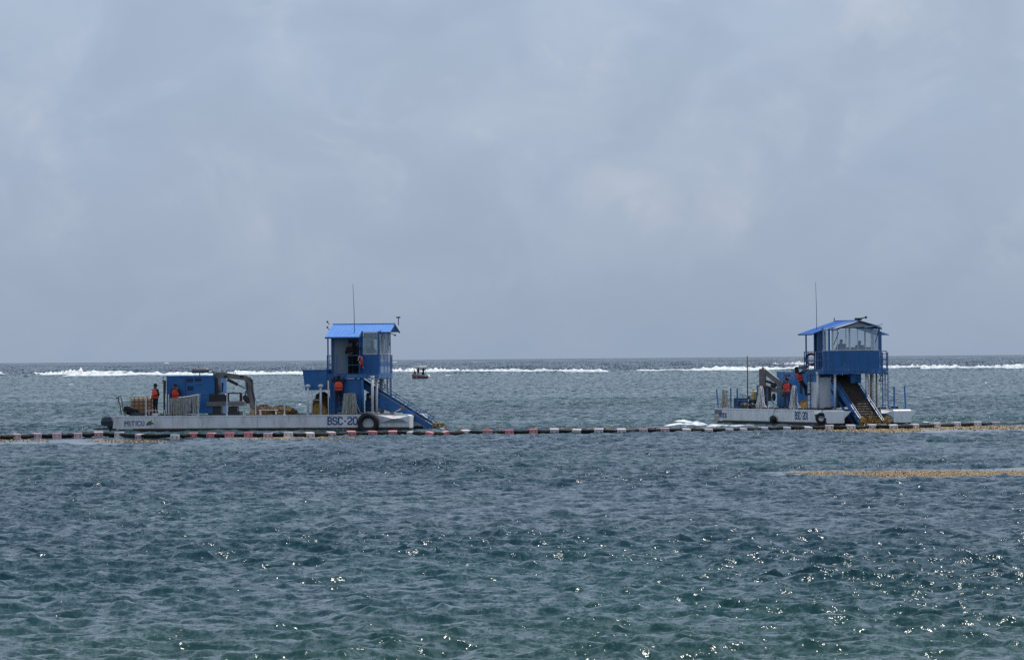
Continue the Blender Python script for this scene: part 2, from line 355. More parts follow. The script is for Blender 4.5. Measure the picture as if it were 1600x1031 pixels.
    gs = me.attributes.new('gust', 'FLOAT', 'POINT'); gs.data.foreach_set('value', gust.astype(np.float32).ravel())
    # crest height relative to the local sea state, for small breaking flecks
    cr = me.attributes.new('crest', 'FLOAT', 'POINT'); cr.data.foreach_set('value', crest.astype(np.float32).ravel())
    o = bpy.data.objects.new('sea', me); C.objects.link(o); o['kind'] = 'structure'
    m = bpy.data.materials.new('sea_water'); m.use_nodes = True; t = m.node_tree; b = t.nodes['Principled BSDF']
    g = N(t, 'ShaderNodeNewGeometry'); P = g.outputs['Position']; sp = N(t, 'ShaderNodeSeparateXYZ'); link(t, P, sp.inputs[0]); Yp = sp.outputs['Y']
    ca = N(t, 'ShaderNodeAttribute', attribute_name='calm').outputs['Fac']; ga = N(t, 'ShaderNodeAttribute', attribute_name='gust').outputs['Fac']; cra = N(t, 'ShaderNodeAttribute', attribute_name='crest').outputs['Fac']
    # body colour: green shallows, teal lagoon, steel blue beyond the reef
    yn = math_(t, 'DIVIDE', Yp, 2000.0)
    base = ramp(t, yn, [(.034, (.015, .062, .058)), (.042, (.008, .050, .060)), (.060, (.005, .040, .064)), (.14, (.005, .041, .068)), (.17, (.010, .056, .064)), (.45, (.013, .062, .070)), (.72, (.016, .062, .072)), (.77, (.012, .034, .066))])
    pn = noise(t, mapping(t, P, (.045, .014, .045)), 1.0, 4, .55, .4).outputs[0]
    base = mixc(t, math_(t, 'MULTIPLY', ramp(t, pn, [(.50, .0), (.70, 1.0)]), .7), base, (.011, .072, .070))
    base = mixc(t, math_(t, 'MULTIPLY', ramp(t, pn, [(.32, 1.0), (.46, .0)]), .5), base, (.005, .032, .056))
    # fine ripples as surface slope
    n1 = noise(t, mapping(t, P, (2.2, 1.7, 2)), 1.0, 3, .6, .6); n2 = noise(t, mapping(t, P, (7.5, 5.0, 6), (5, 3, 1)), 1.0, 3, .62, .5)
    n3 = noise(t, mapping(t, P, (24, 17, 20), (1, 8, 4)), 1.0, 2, .6)
    def slope(nz, s):
        v = N(t, 'ShaderNodeVectorMath', operation='SUBTRACT'); link(t, nz.outputs['Color'], v.inputs[0]); v.inputs[1].default_value = (.5, .5, .5)
        v2 = N(t, 'ShaderNodeVectorMath', operation='MULTIPLY'); link(t, v.outputs[0], v2.inputs[0]); v2.inputs[1].default_value = (s, s * 1.15, 0); return v2.outputs[0]
    ad = N(t, 'ShaderNodeVectorMath', operation='ADD'); link(t, slope(n1, .85), ad.inputs[0]); link(t, slope(n2, 1.25), ad.inputs[1])
    adb = N(t, 'ShaderNodeVectorMath', operation='ADD'); s3 = N(t, 'ShaderNodeVectorMath', operation='SCALE'); link(t, slope(n3, .88), s3.inputs[0]); link(t, ramp(t, math_(t, 'ADD', math_(t, 'MULTIPLY', cra, .16), math_(t, 'MULTIPLY', pn, .5)), [(.10, .40), (.55, 1.05)]), s3.inputs['Scale']); link(t, ad.outputs[0], adb.inputs[0]); link(t, s3.outputs[0], adb.inputs[1]); ad = adb
    # wind streaks and wavelets farther out, too small to be modelled one by one
    n0 = noise(t, mapping(t, P, (1.25, .13, 1), (7, 2, 9)), 1.0, 4, .62, .3); far_ = ramp(t, yn, [(.09, .0), (.16, .55), (.5, 1.0)])
    cb_ = N(t, 'ShaderNodeCombineXYZ'); link(t, math_(t, 'MULTIPLY', math_(t, 'MULTIPLY', math_(t, 'SUBTRACT', n0.outputs[0], .52), -2.3), far_), cb_.inputs['Y'])
    adc = N(t, 'ShaderNodeVectorMath', operation='ADD'); link(t, ad.outputs[0], adc.inputs[0]); link(t, cb_.outputs[0], adc.inputs[1]); ad = adc
    lean = N(t, 'ShaderNodeVectorMath', operation='ADD'); link(t, ad.outputs[0], lean.inputs[0]); lean.inputs[1].default_value = (0, -.10, 0); lsc = N(t, 'ShaderNodeVectorMath', operation='SCALE'); lsc.inputs[0].default_value = (0, -.17, 0); link(t, math_(t, 'MULTIPLY', math_(t, 'SUBTRACT', 1.0, ca), ramp(t, yn, [(.08, .42), (.125, .5), (.17, 1.0)])), lsc.inputs['Scale']); link(t, lsc.outputs[0], lean.inputs[1]); ad = lean   # wind ripples stand steeper on their shoreward side
    st = math_(t, 'MULTIPLY', math_(t, 'SUBTRACT', 1.0, math_(t, 'MULTIPLY', ca, .97)), ga)
    scv = N(t, 'ShaderNodeVectorMath', operation='SCALE'); link(t, ad.outputs[0], scv.inputs[0]); link(t, st, scv.inputs['Scale'])
    an = N(t, 'ShaderNodeVectorMath', operation='ADD'); link(t, g.outputs['Normal'], an.inputs[0]); link(t, scv.outputs[0], an.inputs[1])
    nn = N(t, 'ShaderNodeVectorMath', operation='NORMALIZE'); link(t, an.outputs[0], nn.inputs[0]); link(t, nn.outputs[0], b.inputs['Normal'])
    wa = N(t, 'ShaderNodeAttribute', attribute_name='weed').outputs['Fac']; wn = noise(t, mapping(t, P, (1.6, .5, 1)), 1.0, 6, .7, .4).outputs[0]
    base = mixc(t, math_(t, 'MULTIPLY', wa, ramp(t, wn, [(.36, .15), (.60, 1.0)])), base, mixc(t, wn, (.16, .10, .05), (.50, .37, .22)))
    # flecks of foam on the crests far out
    fn = noise(t, mapping(t, P, (.55, .16, .5), (2, 2, 2)), 1.0, 5, .65).outputs[0]
    ff = math_(t, 'MULTIPLY', ramp(t, math_(t, 'ADD', fn, math_(t, 'MULTIPLY', cra, .055)), [(.735, .0), (.77, 1.0)]), ramp(t, yn, [(.13, .0), (.17, .9), (.7, 1.0)]))
    ff = math_(t, 'MULTIPLY', ff, math_(t, 'SUBTRACT', 1.0, ca))
    base = mixc(t, ff, base, (.72, .76, .78))
    link(t, base, b.inputs['Base Color']); b.inputs['IOR'].default_value = 1.333
    link(t, math_(t, 'ADD', .085, math_(t, 'MULTIPLY', ff, .7)), b.inputs['Roughness'])
    me.materials.append(m); return o
build_sea()

# ------------------------------------------------------------------ people
def capsule(m, a, b, ra, rb, seg=10):
    a, b = Vector(a), Vector(b); d = (b - a); L = d.length; d = d / L if L > 1e-6 else Vector((0, 0, 1)); pts = []; rs = []
    for q in (-80, -50, -25): pts.append(a + d * ra * math.sin(R(q))); rs.append(ra * math.cos(R(q)))
    pts.append(a); rs.append(ra); pts.append(b); rs.append(rb)
    for q in (25, 50, 80): pts.append(b + d * rb * math.sin(R(q))); rs.append(rb * math.cos(R(q)))
    m.tube(pts, rs, seg)
BASE = dict(pelvis=(0, 0, .94), chest=(0, 0, 1.28), neck=(0, 0, 1.47), head=(0, -.015, 1.60), sL=(-.19, 0, 1.42), sR=(.19, 0, 1.42),
            eL=(-.25, .02, 1.14), eR=(.25, .02, 1.14), wL=(-.25, -.06, .89), wR=(.25, -.06, .89), hL=(-.09, 0, .92), hR=(.09, 0, .92),
            kL=(-.11, -.02, .49), kR=(.11, -.02, .49), aL=(-.12, .02, .08), aR=(.12, .02, .08), tL=(-.13, -.15, .04), tR=(.13, -.15, .04))
BENT = dict(eL=(-.30, .03, 1.16), wL=(-.12, -.20, 1.10), eR=(.30, .03, 1.16), wR=(.10, -.22, 1.14))
def person(label, loc, rz, pose={}, legs='cloth', top='cloth', vest=None, hat=None, hair='hair', lean=(0, 0), scale=1.05, voxel=.016, group=None, seat=False, wide=1.15):
    J = dict(BASE); J.update(pose)
    if seat:
        J = {k: (v[0], v[1], v[2] - .46) if k[0] in 'pcnhsew' and k not in ('kL', 'kR') else v for k, v in J.items()}
        J.update(kL=(-.12, -.42, .50), kR=(.12, -.42, .50), aL=(-.12, -.42, .08), aR=(.12, -.42, .08), tL=(-.13, -.58, .04), tR=(.13, -.58, .04)); J.update({k: v for k, v in pose.items()})
    J = {k: Vector(v) for k, v in J.items()}
    Mx = Matrix.Rotation(R(lean[1]), 3, 'Y') @ Matrix.Rotation(R(lean[0]), 3, 'X')
    caps = []                                          # (a, b, ra, rb, material)
    P = J
    caps += [(P['pelvis'] + Vector((-.06, 0, 0)), P['pelvis'] + Vector((.06, 0, 0)), .125, .125, legs)]
    for k in (-1, 1): caps += [(P['pelvis'] + Vector((.055 * k, 0, .04)), P['chest'] + Vector((.075 * k * wide, 0, .02)), .105 * wide, .125 * wide, top)]
    caps += [(P['sL'], P['sR'], .075, .075, top), (P['chest'] + Vector((0, 0, .1)), P['neck'], .09, .055, top), (P['neck'], P['head'], .052, .055, 'skin')]
    hd = P['head']
    caps += [(hd + Vector((0, -.015, -.03)), hd + Vector((0, .01, .055)), .078, .092, 'skin'), (hd + Vector((0, .02, .05)), hd + Vector((0, .025, .07)), .098, .09, hair),
             (hd + Vector((0, -.085, .015)), hd + Vector((0, -.108, -.018)), .012, .019, 'skin'), (hd + Vector((-.03, -.072, -.055)), hd + Vector((.03, -.072, -.055)), .016, .016, 'skin'),
             (hd + Vector((-.094, .01, -.01)), hd + Vector((-.094, .012, .025)), .018, .020, 'skin'), (hd + Vector((.094, .01, -.01)), hd + Vector((.094, .012, .025)), .018, .020, 'skin')]
    for s_ in 'LR':
        S, E_, W_ = P['s' + s_], P['e' + s_], P['w' + s_]; d = (W_ - E_).normalized(); k = -1 if s_ == 'L' else 1
        caps += [(S, E_, .062, .048, top), (E_, W_ - d * .02, .046, .034, top), (W_, W_ + d * .07, .032, .036, 'skin')]
        side = d.cross(Vector((0, 1, 0.01))).normalized(); pn_ = d.cross(side)
        for q, (o_, ln) in enumerate(((-.030, .060), (-.010, .074), (.010, .070), (.030, .055))):
            b0 = W_ + d * .075 + side * o_; b1 = b0 + d * ln * .6; b2 = b1 + (d * .8 + pn_ * .5).normalized() * ln * .5
            caps += [(b0, b1, .012, .011, 'skin'), (b1, b2, .011, .010, 'skin')]
        caps += [(W_ + d * .02 + side * -.03 * k, W_ + d * .065 + side * -.062 * k + pn_ * .02, .014, .012, 'skin')]
        Hh, K, A_, T = P['h' + s_], P['k' + s_], P['a' + s_], P['t' + s_]
        caps += [(Hh, K, .092, .062, legs), (K, A_ + Vector((0, 0, .05)), .062, .047, legs), (A_, T, .052, .042, 'boot'), (A_, A_ + Vector((0, .04, -.03)), .05, .045, 'boot')]
    m = mb()
    for a, b, ra, rb, _ in caps: capsule(m, a, b, ra, rb)
    tmp = m.build('tmp', M['cloth']); md = tmp.modifiers.new('r', 'REMESH'); md.mode = 'VOXEL'; md.voxel_size = voxel; md.use_smooth_shade = True
    dg = bpy.context.evaluated_depsgraph_get(); me = bpy.data.meshes.new_from_object(tmp.evaluated_get(dg)); me.name = 'person_body'
    bpy.data.objects.remove(tmp)
    n = len(me.polygons); cen = np.zeros(n * 3, np.float32); me.polygons.foreach_get('center', cen); cen = cen.reshape(-1, 3)
    best = np.full(n, 1e9); mi = np.zeros(n, np.int32); names = sorted({c[4] for c in caps})
    for a, b, ra, rb, mt_ in caps:
        a_, b_ = np.array(a), np.array(b); ab = b_ - a_; tt = np.clip(((cen - a_) @ ab) / max(1e-9, ab @ ab), 0, 1)
        dd = np.linalg.norm(cen - (a_ + tt[:, None] * ab), axis=1) - (ra + (rb - ra) * tt)
        k = dd < best - .001; best[k] = dd[k]; mi[k] = names.index(mt_)
    me.materials.clear()
    for nm in names: me.materials.append(M[nm])
    me.polygons.foreach_set('material_index', mi); me.transform((Mx * scale).to_4x4()); me.shade_smooth()
    root = thing('person', label, 'person', loc, rz, group)
    ob = bpy.data.objects.new('body', me); C.objects.link(ob); ob.parent = root
    T4 = Mx * scale
    def child(mm, nm, mt_, par=root, smooth=True):
        mm.v = [tuple(T4 @ Vector(v)) for v in mm.v]; return mm.build(nm, M[mt_], par, smooth)
    if vest:
        v = mb(); z0 = J['pelvis'].z + .02; ch = J['chest']; pv = J['pelvis']; dz = ch.z - 1.28
        prof = [(.98, .175, .135), (1.02, .19, .15), (1.12, .188, .152), (1.25, .198, .162), (1.35, .19, .155), (1.42, .15, .13), (1.47, .09, .09)]
        n_ = 20; vs = []
        for z, a, b in prof:
            f_ = (z - .94) / .34; cx = pv.x + (ch.x - pv.x) * f_; cy = pv.y + (ch.y - pv.y) * f_
            for j in range(n_):
                t_ = 2 * math.pi * j / n_; ct, st_ = math.cos(t_), math.sin(t_)
                vs.append((cx + a * wide * math.copysign(abs(ct) ** .7, ct), cy + b * math.copysign(abs(st_) ** .7, st_), z + dz))
        fs = [(i * n_ + j, i * n_ + (j + 1) % n_, (i + 1) * n_ + (j + 1) % n_, (i + 1) * n_ + j) for i in range(len(prof) - 1) for j in range(n_)]
        v.add(vs, fs); vo = child(v, 'life_vest', vest)
        s2 = mb()
        for zz, wd in ((1.10, .035),):
            ring = []
            for z in (zz, zz + wd):
                for j in range(n_):
                    t_ = 2 * math.pi * j / n_; ct, st_ = math.cos(t_), math.sin(t_)
                    ring.append((pv.x + (ch.x - pv.x) * .45 + .197 * wide * math.copysign(abs(ct) ** .7, ct), pv.y + (ch.y - pv.y) * .45 + .160 * math.copysign(abs(st_) ** .7, st_), z + dz))
            s2.add(ring, [(j, (j + 1) % n_, n_ + (j + 1) % n_, n_ + j) for j in range(n_)])
        child(s2, 'strap', 'strap', vo)
    if hat:
        h_ = mb(); hc = hd + Vector((0, .012, .075)); r_ = .108; top_ = []
        brim = .175 if hat == 'brim' else .112
        rings = [(brim, -.012), (brim, .0), (r_, .008), (r_, .07), (r_ * .8, .105), (r_ * .3, .12)]
        for rr, z in rings:
            for j in range(16): t_ = 2 * math.pi * j / 16; top_.append((hc.x + rr * math.cos(t_), hc.y + rr * math.sin(t_), hc.z + z))
        fs = [(i * 16 + j, i * 16 + (j + 1) % 16, (i + 1) * 16 + (j + 1) % 16, (i + 1) * 16 + j) for i in range(5) for j in range(16)] + [tuple(range(80, 96)), tuple(range(15, -1, -1))]
        h_.add(top_, fs)
        if hat == 'cap': h_.box(hc.x - .07, hc.x + .07, hc.y - .20, hc.y - .09, hc.z + .002, hc.z + .018)
        child(h_, 'hat', 'hatblack', root, False)
        if hat == 'flap':
            f_ = mb(); f_.prism([(-.1, -.14), (.1, -.14), (.11, .05), (-.11, .05)], .07, .125); f_.v = [(x + hd.x, y + hd.y, z + hd.z) for x, y, z in f_.v]; child(f_, 'neck_flap', 'hatblack', root, False)
    return root

# ------------------------------------------------------------------ barges
class Barge:
    def __init__(s, px, py, phi):
        s.o = onz(px, py); p = R(phi); s.p = p; s.ux = Vector((math.cos(p), -math.sin(p), 0)); s.uy = Vector((math.sin(p), math.cos(p), 0))
    def at(s, x, y, z=.95): return s.o + s.ux * x + s.uy * y + Vector((0, 0, z))
B1 = Barge(640, 673, 10); B2 = Barge(1292, 666, 70.5)
DZ = .95
GL = {  # slab letters on a 5 x 7 grid: strokes (x0, y0, x1, y1)
 'M': [(0, 0, 0, 7), (6, 0, 6, 7), (0, 7, 3, 3), (3, 3, 6, 7), (-.8, 0, .8, 0), (5.2, 0, 6.8, 0), (-.8, 7, .3, 7), (5.7, 7, 6.8, 7)],
 'I': [(1, 0, 1, 7), (0, 0, 2, 0), (0, 7, 2, 7)],
 'T': [(2.5, 0, 2.5, 7), (0, 7, 5, 7), (0, 7, 0, 5.6), (5, 7, 5, 5.6), (1.5, 0, 3.5, 0)],
 'C': [(5, 5.2, 5, 6.3), (5, 6.3, 4, 7), (4, 7, 1, 7), (1, 7, 0, 6), (0, 6, 0, 1), (0, 1, 1, 0), (1, 0, 4, 0), (4, 0, 5, .8), (5, .8, 5, 1.8)],
 'U': [(.4, 7, .4, 1), (.4, 1, 1.3, 0), (1.3, 0, 3.7, 0), (3.7, 0, 4.6, 1), (4.6, 1, 4.6, 7), (-.4, 7, 1.2, 7), (3.8, 7, 5.4, 7)],
 'B': [(.6, 0, .6, 7), (-.3, 7, 3.8, 7), (3.8, 7, 4.8, 6), (4.8, 6, 4.8, 4.6), (4.8, 4.6, 4, 3.7), (4, 3.7, .6, 3.7), (4, 3.7, 5, 2.7), (5, 2.7, 5, 1), (5, 1, 4, 0), (4, 0, -.3, 0)],
 'S': [(5, 5.2, 5, 6.2), (5, 6.2, 4, 7), (4, 7, 1, 7), (1, 7, 0, 6), (0, 6, 0, 4.6), (0, 4.6, 1, 3.7), (1, 3.7, 4, 3.5), (4, 3.5, 5, 2.6), (5, 2.6, 5, 1), (5, 1, 4, 0), (4, 0, 1, 0), (1, 0, 0, .8), (0, .8, 0, 1.8)],
 '-': [(.4, 3.4, 3, 3.4)],
 '2': [(0, 5.3, 0, 6.2), (0, 6.2, 1, 7), (1, 7, 4, 7), (4, 7, 5, 6), (5, 6, 5, 4.4), (5, 4.4, 0, 1), (0, 1, 0, 0), (0, 0, 5, 0), (5, 0, 5, 1.4)],
 '0': [(1.2, 0, 0, 1.2), (0, 1.2, 0, 5.8), (0, 5.8, 1.2, 7), (1.2, 7, 3.8, 7), (3.8, 7, 5, 5.8), (5, 5.8, 5, 1.2), (5, 1.2, 3.8, 0), (3.8, 0, 1.2, 0)],
 '1': [(1.5, 0, 1.5, 7), (0, 5.6, 1.5, 7), (.2, 0, 2.8, 0)]}
GW = {'M': 6.4, 'I': 2, 'T': 5, 'C': 5, 'U': 5, 'B': 5, 'S': 5, '-': 3.2, '2': 5, '0': 5, '1': 2.8}
def lettering(parent, text, x0, x1, z0, z1, y, m, name='lettering', sw=1.25):
    tot = sum(GW[c] for c in text) + 2.1 * (len(text) - 1); u = (x1 - x0) / tot; h = (z1 - z0) / 7; x = x0
    for c in text:
        mm = mb(); q = 0
        for a, b, c_, d in GL[c]:
            q += 1
            mm.beam((x + a * u, y - .0002 * (q % 9), z0 + b * h), (x + c_ * u, y - .0002 * (q % 9), z0 + d * h), sw * (u + h) / 2, .008, upv=(0, 1, 0))
        mm.build('letter', M[m], parent)
        x += (GW[c] + 2.1) * u
def ladder(parent, x, y, z0, z1, wdt, m, along='x', name='ladder'):
    l = mb(); dx, dy = (wdt / 2, 0) if along == 'x' else (0, wdt / 2)
    for k in (-1, 1): l.beam((x + k * dx, y + k * dy, z0), (x + k * dx, y + k * dy, z1), .05)
    lo = l.build(name, M[m], parent); r0 = None; z = z0 + .25; i = 0
    while z < z1 - .1:
        if r0 is None: r0 = mb().beam((x - dx, y - dy, 0), (x + dx, y + dy, 0), .035).build('rung', M[m], lo, loc=(0, 0, z))
        else: twin(r0, lo, loc=(0, 0, z))
        z += .3
    return lo
def rail(parent, pts, zt, zm, z0, m, r=.022, posts=True, name='railing'):
    q = mb(); q2 = mb()
    for a, b in zip(pts[:-1], pts[1:]):
        q.beam((*a, zt), (*b, zt), r * 2); q2.beam((*a, zm), (*b, zm), r * 1.5)
    o = q.build(name, M[m], parent); q2.build('mid_rail', M[m], parent)
    if posts:
        p0 = None
        for p in pts:
            if p0 is None: p0 = mb().beam((0, 0, z0), (0, 0, zt + r), r * 2).build('rail_post', M[m], parent, loc=(p[0], p[1], 0))
            else: twin(p0, parent, loc=(p[0], p[1], 0))
    return o
def build_barge(Bg, v, label):
    root = thing('work_barge', label, 'barge', Bg.o, -Bg.p, 'catamaran seaweed work barges')
    hm = 'hull' if v == 1 else 'hull2'; bl = 'blue' if v == 1 else 'blue'
    # two hulls
    for k, y0 in enumerate((0.0, 4.27)):
        y1 = y0 + 1.12
        prof = [(-17.62, .24), (-16.75, .19), (-16.45, .175), (0, .175), (0, .86), (-.12, .93), (-.6, DZ), (-17.5, DZ - .02)]
        h_ = mb().prism(prof, y0, y1).build('hull', M[hm], root)
        mb().prism([(-17.3, -.5), (.0, -.5), (-.02, .174), (-16.5, .174), (-17.3, .18)], y0 + .01, y1 - .01).build('bottom', M['antifoul'], h_)
        mb().box(-16.4, -.01, y0 - .0025, y0 + .01, .176, .235).build('waterline_stain', M['ochre'] if False else mat('slime', (.16, .14, .09), .7, var=.4, vscale=4), h_)
        mb().box(-17.55, -1.9, y0 - .025, y0 - .003, DZ - .07, DZ + .012).build('rubbing_strake', M[hm], h_)
        for sgn, ys_, out, za in ((-1, y0, .40, .71), (1, y1, .62, .86)):
            A, B_, C_, D = (-1.95, ys_, DZ - .01), (-.02, ys_, .88), (-.02, ys_, .45), (-1.75, ys_, .45)
            P_ = (-.88 if sgn < 0 else -.25, ys_ + sgn * out, za); P2 = (-.55 if sgn < 0 else -.05, ys_ + sgn * out * .72, za + .02)
            w_ = mb().add([A, B_, C_, D, P_, P2], [(0, 4, 5, 1) if sgn < 0 else (1, 5, 4, 0), (3, 2, 5, 4) if sgn < 0 else (4, 5, 2, 3), (0, 3, 4) if sgn < 0 else (4, 3, 0), (1, 5, 2) if sgn < 0 else (2, 5, 1)])
            w_.build('bow_flare', M['hull2'] if v == 2 else M[hm], h_)
        mb().prism([(-.95, DZ + .003), (-.62, DZ - .02), (-.55, DZ - .02), (-.55, DZ + .018), (-.95, DZ + .018)], y0 + .12, y1 - .1).build('deck_grating', M['grating'], h_)
        mb().box(-1.2, -1.05, y0 + .35, y0 + .75, DZ, DZ + .16).build('mooring_bitt', M['blackmetal'], h_)
        for xs in (-15.1, -9.0, -4.2): mb().box(xs, xs + .02, y0 - .004, y0 + .05, .15, DZ - .08).build('weld_seam', M['steel'], h_)
        if k == 0: near = h_
    if v == 1:
        mb().prism([(-17.75, .02), (-16.5, -.02), (-16.5, .10), (-17.7, .13)], .05, 1.05).build('stern_bracket', M['yellow'], root)
    else:
        mb().box(-17.66, -16.95, -.03, 0, .14, .52).build('rust_patch', mat('rusty_white', (.50, .46, .42), .6, dirt=(.30, .16, .08), dirt_amt=.8, dscale=(3, 3, 1)), near)
        mb().box(-17.66, -16.5, -.012, -.001, .58, .86).build('name_plate', M['steel'], near)
    lettering(near, 'MITICU', -16.88, -15.72, .40, .65, -.012 if v == 1 else -.022, 'letters' if v == 1 else 'letters')
    lettering(near, 'BSC-201', -4.82, -2.86, .40, .80, -.010, 'letters', sw=1.5)
    if v == 1:
        e = mb(); 
        for a, b, wv in (((-15.55, .50), (-15.35, .62), .12), ((-15.40, .58), (-15.18, .50), .10), ((-15.60, .44), (-15.30, .47), .09), ((-15.33, .62), (-15.27, .70), .05)):
            e.beam((a[0], -.008, a[1]), (b[0], -.008, b[1]), wv, .008, upv=(0, 1, 0))
        e.build('emblem', M['emblem'], near)
    # deck between the hulls, open at the bow
    mb().box(-17.35, -4.3, 1.122, 4.268, .72, DZ - .004).build('deck', M['deck'], root)
    mb().box(-4.298, -.6, 0.0, 1.12, DZ + .002, DZ + .02).build('side_deck', M['deck'], root)
    mb().beam((-17.3, 2.7, .55), (-4.3, 2.7, .55), 1.2, .35).build('deck_beam', M['antifoul'], root)
    mb().box(-4.6, -4.32, 1.13, 4.26, -.4, .71).build('cross_bulkhead', M['antifoul'], root)
    # tower legs
    def col(x, y, r=.075, z1=3.18, m='white', name='tower_leg'):
        c = mb().tube([(x, y, DZ), (x, y, z1)], r, 10).tube([(x, y, z1 - .22), (x, y, z1)], [r, r * 1.7], 10); return c.build(name, M[m], root, True)
    col(-2.22, 1.48); col(-2.22, 4.75, .08); col(-4.75, 4.75, .08); col(-2.90, .68, .085, 3.18, 'white' if v == 2 else 'blue')
    col(-2.22, .25, .075, 3.18) if v == 1 else None
    col(-2.30, 3.55, .085); col(-2.5, 4.02, .07)
    for yy in (3.84, 4.22): col(-2.38, yy, .055, 3.2, 'ochre', 'hydraulic_pipe')
    # lower body of the tower on the near hull
    bm_ = 'blue' if v == 1 else 'offwhite'
    lb = mb().bbox(-4.80, -2.98, .75, 1.56, DZ + .01, 3.02, .02).build('engine_house', M[bm_], root)
    if v == 1:
        mb().box(-3.75, -3.15, .725, .748, 1.1, 2.9).build('door', M['blue'], lb); mb().box(-3.25, -3.2, .70, .724, 1.9, 2.1).build('door_handle', M['steel'], lb)
        mb().box(-4.83, -4.74, .70, .747, DZ, 3.0).build('corner_trim', M['blue2'], lb)
        mb().tube([(-4.9, .6, DZ), (-4.9, .6, 2.95)], .035, 8).build('pole', M['white'], root, True)
    else:
        mb().box(-2.979, -2.955, .80, 1.52, 1.0, 2.85).build('access_panel', M['offwhite'], lb)
        mb().box(-4.78, -2.98, .73, .749, 2.60, 3.0).build('blue_band', M['blue2'], lb)
        mb().box(-2.954, -2.935, .82, 1.50, 2.86, 3.05).build('grille', M['bluedark'], lb)
    # machinery behind the near leg
    g = mb().tube([(-2.9, 2.0, 1.9), (-2.25, 2.0, 1.9)], .30, 14).box(-2.95, -2.3, 1.7, 2.9, 1.1, 1.75)
    g.tube([(-2.6, 1.72, 1.95), (-2.6, 1.68, 1.95)], .16, 14); g.build('drive_motor', M['bluedark'], root)
    mb().tube([(-2.62, 1.66, 1.95), (-2.62, 1.62, 1.95)], .10, 12).build('pulley', M['yellow'], root, True)
    # wheelhouse
    wh = mb().box(-4.98, -1.92, .64, 4.70, 3.19, 3.32)
    wh.box(-4.98, -1.92, .64, .70, 3.05, 3.18).box(-1.98, -1.92, .70, 4.70, 3.05, 3.18).box(-4.98, -4.92, .70, 4.70, 3.05, 3.18)
    wh = wh.build('wheelhouse_floor', M['blue'], root)
    cb = mb()
    cb.box(-2.96, -1.95, 1.02, 1.07, 3.325, 4.42).box(-1.995, -1.95, 1.072, 4.21, 3.325, 4.42).box(-2.96, -1.95, 4.212, 4.26, 3.325, 4.42)
    cab = cb.build('wheelhouse', M['blue' if v == 1 else 'blue'], root)
    # window posts and sills
    def post(x, y, z0, z1, wx=.07, m='blue', nm='window_post', par=cab): return mb().beam((x, y, z0), (x, y, z1), wx).build(nm, M[m], par)
    for x, y in ((-2.96, 1.04), (-2.0, 1.04), (-1.97, 4.23), (-2.96, 4.23)): post(x, y, 4.425, 5.78 if x < -2.5 else 5.74, .09)
    fw = 'white' if v == 2 else 'white'
    for i, y in enumerate((1.25, 1.55, 2.1, 2.33, 2.85, 3.35, 3.75, 4.05)): post(-1.96, y, 4.46, 5.72, .045 if i % 3 else .075, fw)
    mb().box(-2.0, -1.93, 1.09, 4.18, 4.425, 4.47).build('window_sill', M['white'], cab)
    mb().box(-2.92, -2.06, 1.01, 1.065, 4.425, 4.47).build('window_sill', M['white'], cab)
    mb().box(-2.91, -2.88, 1.02, 1.06, 4.475, 5.72).box(-2.09, -2.06, 1.02, 1.06, 4.475, 5.72).box(-2.88, -2.09, 1.02, 1.06, 5.66, 5.72).build('window_frame', M['white'], cab)
    mb().box(-2.875, -2.095, 1.035, 1.045, 4.475, 5.655).build('window', M['glass'], cab)
    ys_ = (1.11, 1.55, 2.1, 2.85, 3.75, 4.18)
    for a, b in zip(ys_[:-1], ys_[1:]): mb().box(-1.968, -1.960, a + .04, b - .04, 4.475, 5.70).build('window', M['glass'], cab)
    mb().box(-2.9, -2.1, 4.215, 4.225, 4.475, 5.70).build('window', M['glass'], cab)
    mb().beam((-1.94, 1.3, 4.75), (-1.94, 1.62, 5.5), .03).build('wiper_bar', M['bluedark'], cab); mb().beam((-1.94, 3.98, 4.9), (-1.94, 4.2, 5.6), .03).build('wiper_bar', M['bluedark'], cab)
    mb().box(-2.45, -2.02, 1.9, 3.9, 4.0, 4.62).build('console', M['greypanel'] if v == 2 else M['offwhite'], cab)
    if v == 1:
        mb().box(-2.94, -2.90, 1.3, 3.9, 4.3, 5.42).build('rear_screen', mat('white_screen', (.86, .87, .88), .5, var=.03), cab)
        mb().box(-2.9, -2.2, 4.19, 4.205, 5.3, 5.7).build('curtain', M['clothnavy'], cab)
        mb().box(-2.30, -2.12, 2.9, 3.1, 4.5, 5.7).build('inner_post', M['steel'], cab)
    # rear room: near wall, far wall, doorway
    mb().box(-4.80, -3.86, 1.34, 1.38, 3.325, 5.62).build('side_wall', M['greypanel'] if v == 1 else M['bluedark'], cab)
    mb().box(-4.80, -2.98, 4.20, 4.24, 3.325, 5.62).build('far_wall', M['greypanel'] if v == 1 else M['greypanel'], cab) if v == 1 else mb().box(-4.80, -4.0, 4.20, 4.24, 3.325, 4.6).build('far_wall', M['bluedark'], cab)
    if v == 1: mb().box(-4.84, -4.80, 1.34, 4.24, 3.325, 5.6).build('rear_wall', M['greypanel'], cab)
    post(-4.80, 1.30, 3.325, 5.70, .10); post(-3.84, 1.32, 3.325, 5.70, .06); post(-3.02, 1.0 if v == 1 else 1.2, 3.325, 5.6, .07)
    mb().box(-3.80, -3.0, 1.36, 1.375, 3.325, 4.35).build('door', M['blue' if v == 2 else 'clothblack'], cab)
    for x, y in ((-4.94, .80), (-3.06, .80), (-4.94, 4.62), (-2.6, 4.62)): post(x, y, 3.325, 5.55, .07, 'blue', 'roof_post')
    rl = rail(cab, [(-4.96, 1.4), (-4.96, .69), (-4.40, .69)], 4.37, 3.82, 3.325, 'blue')
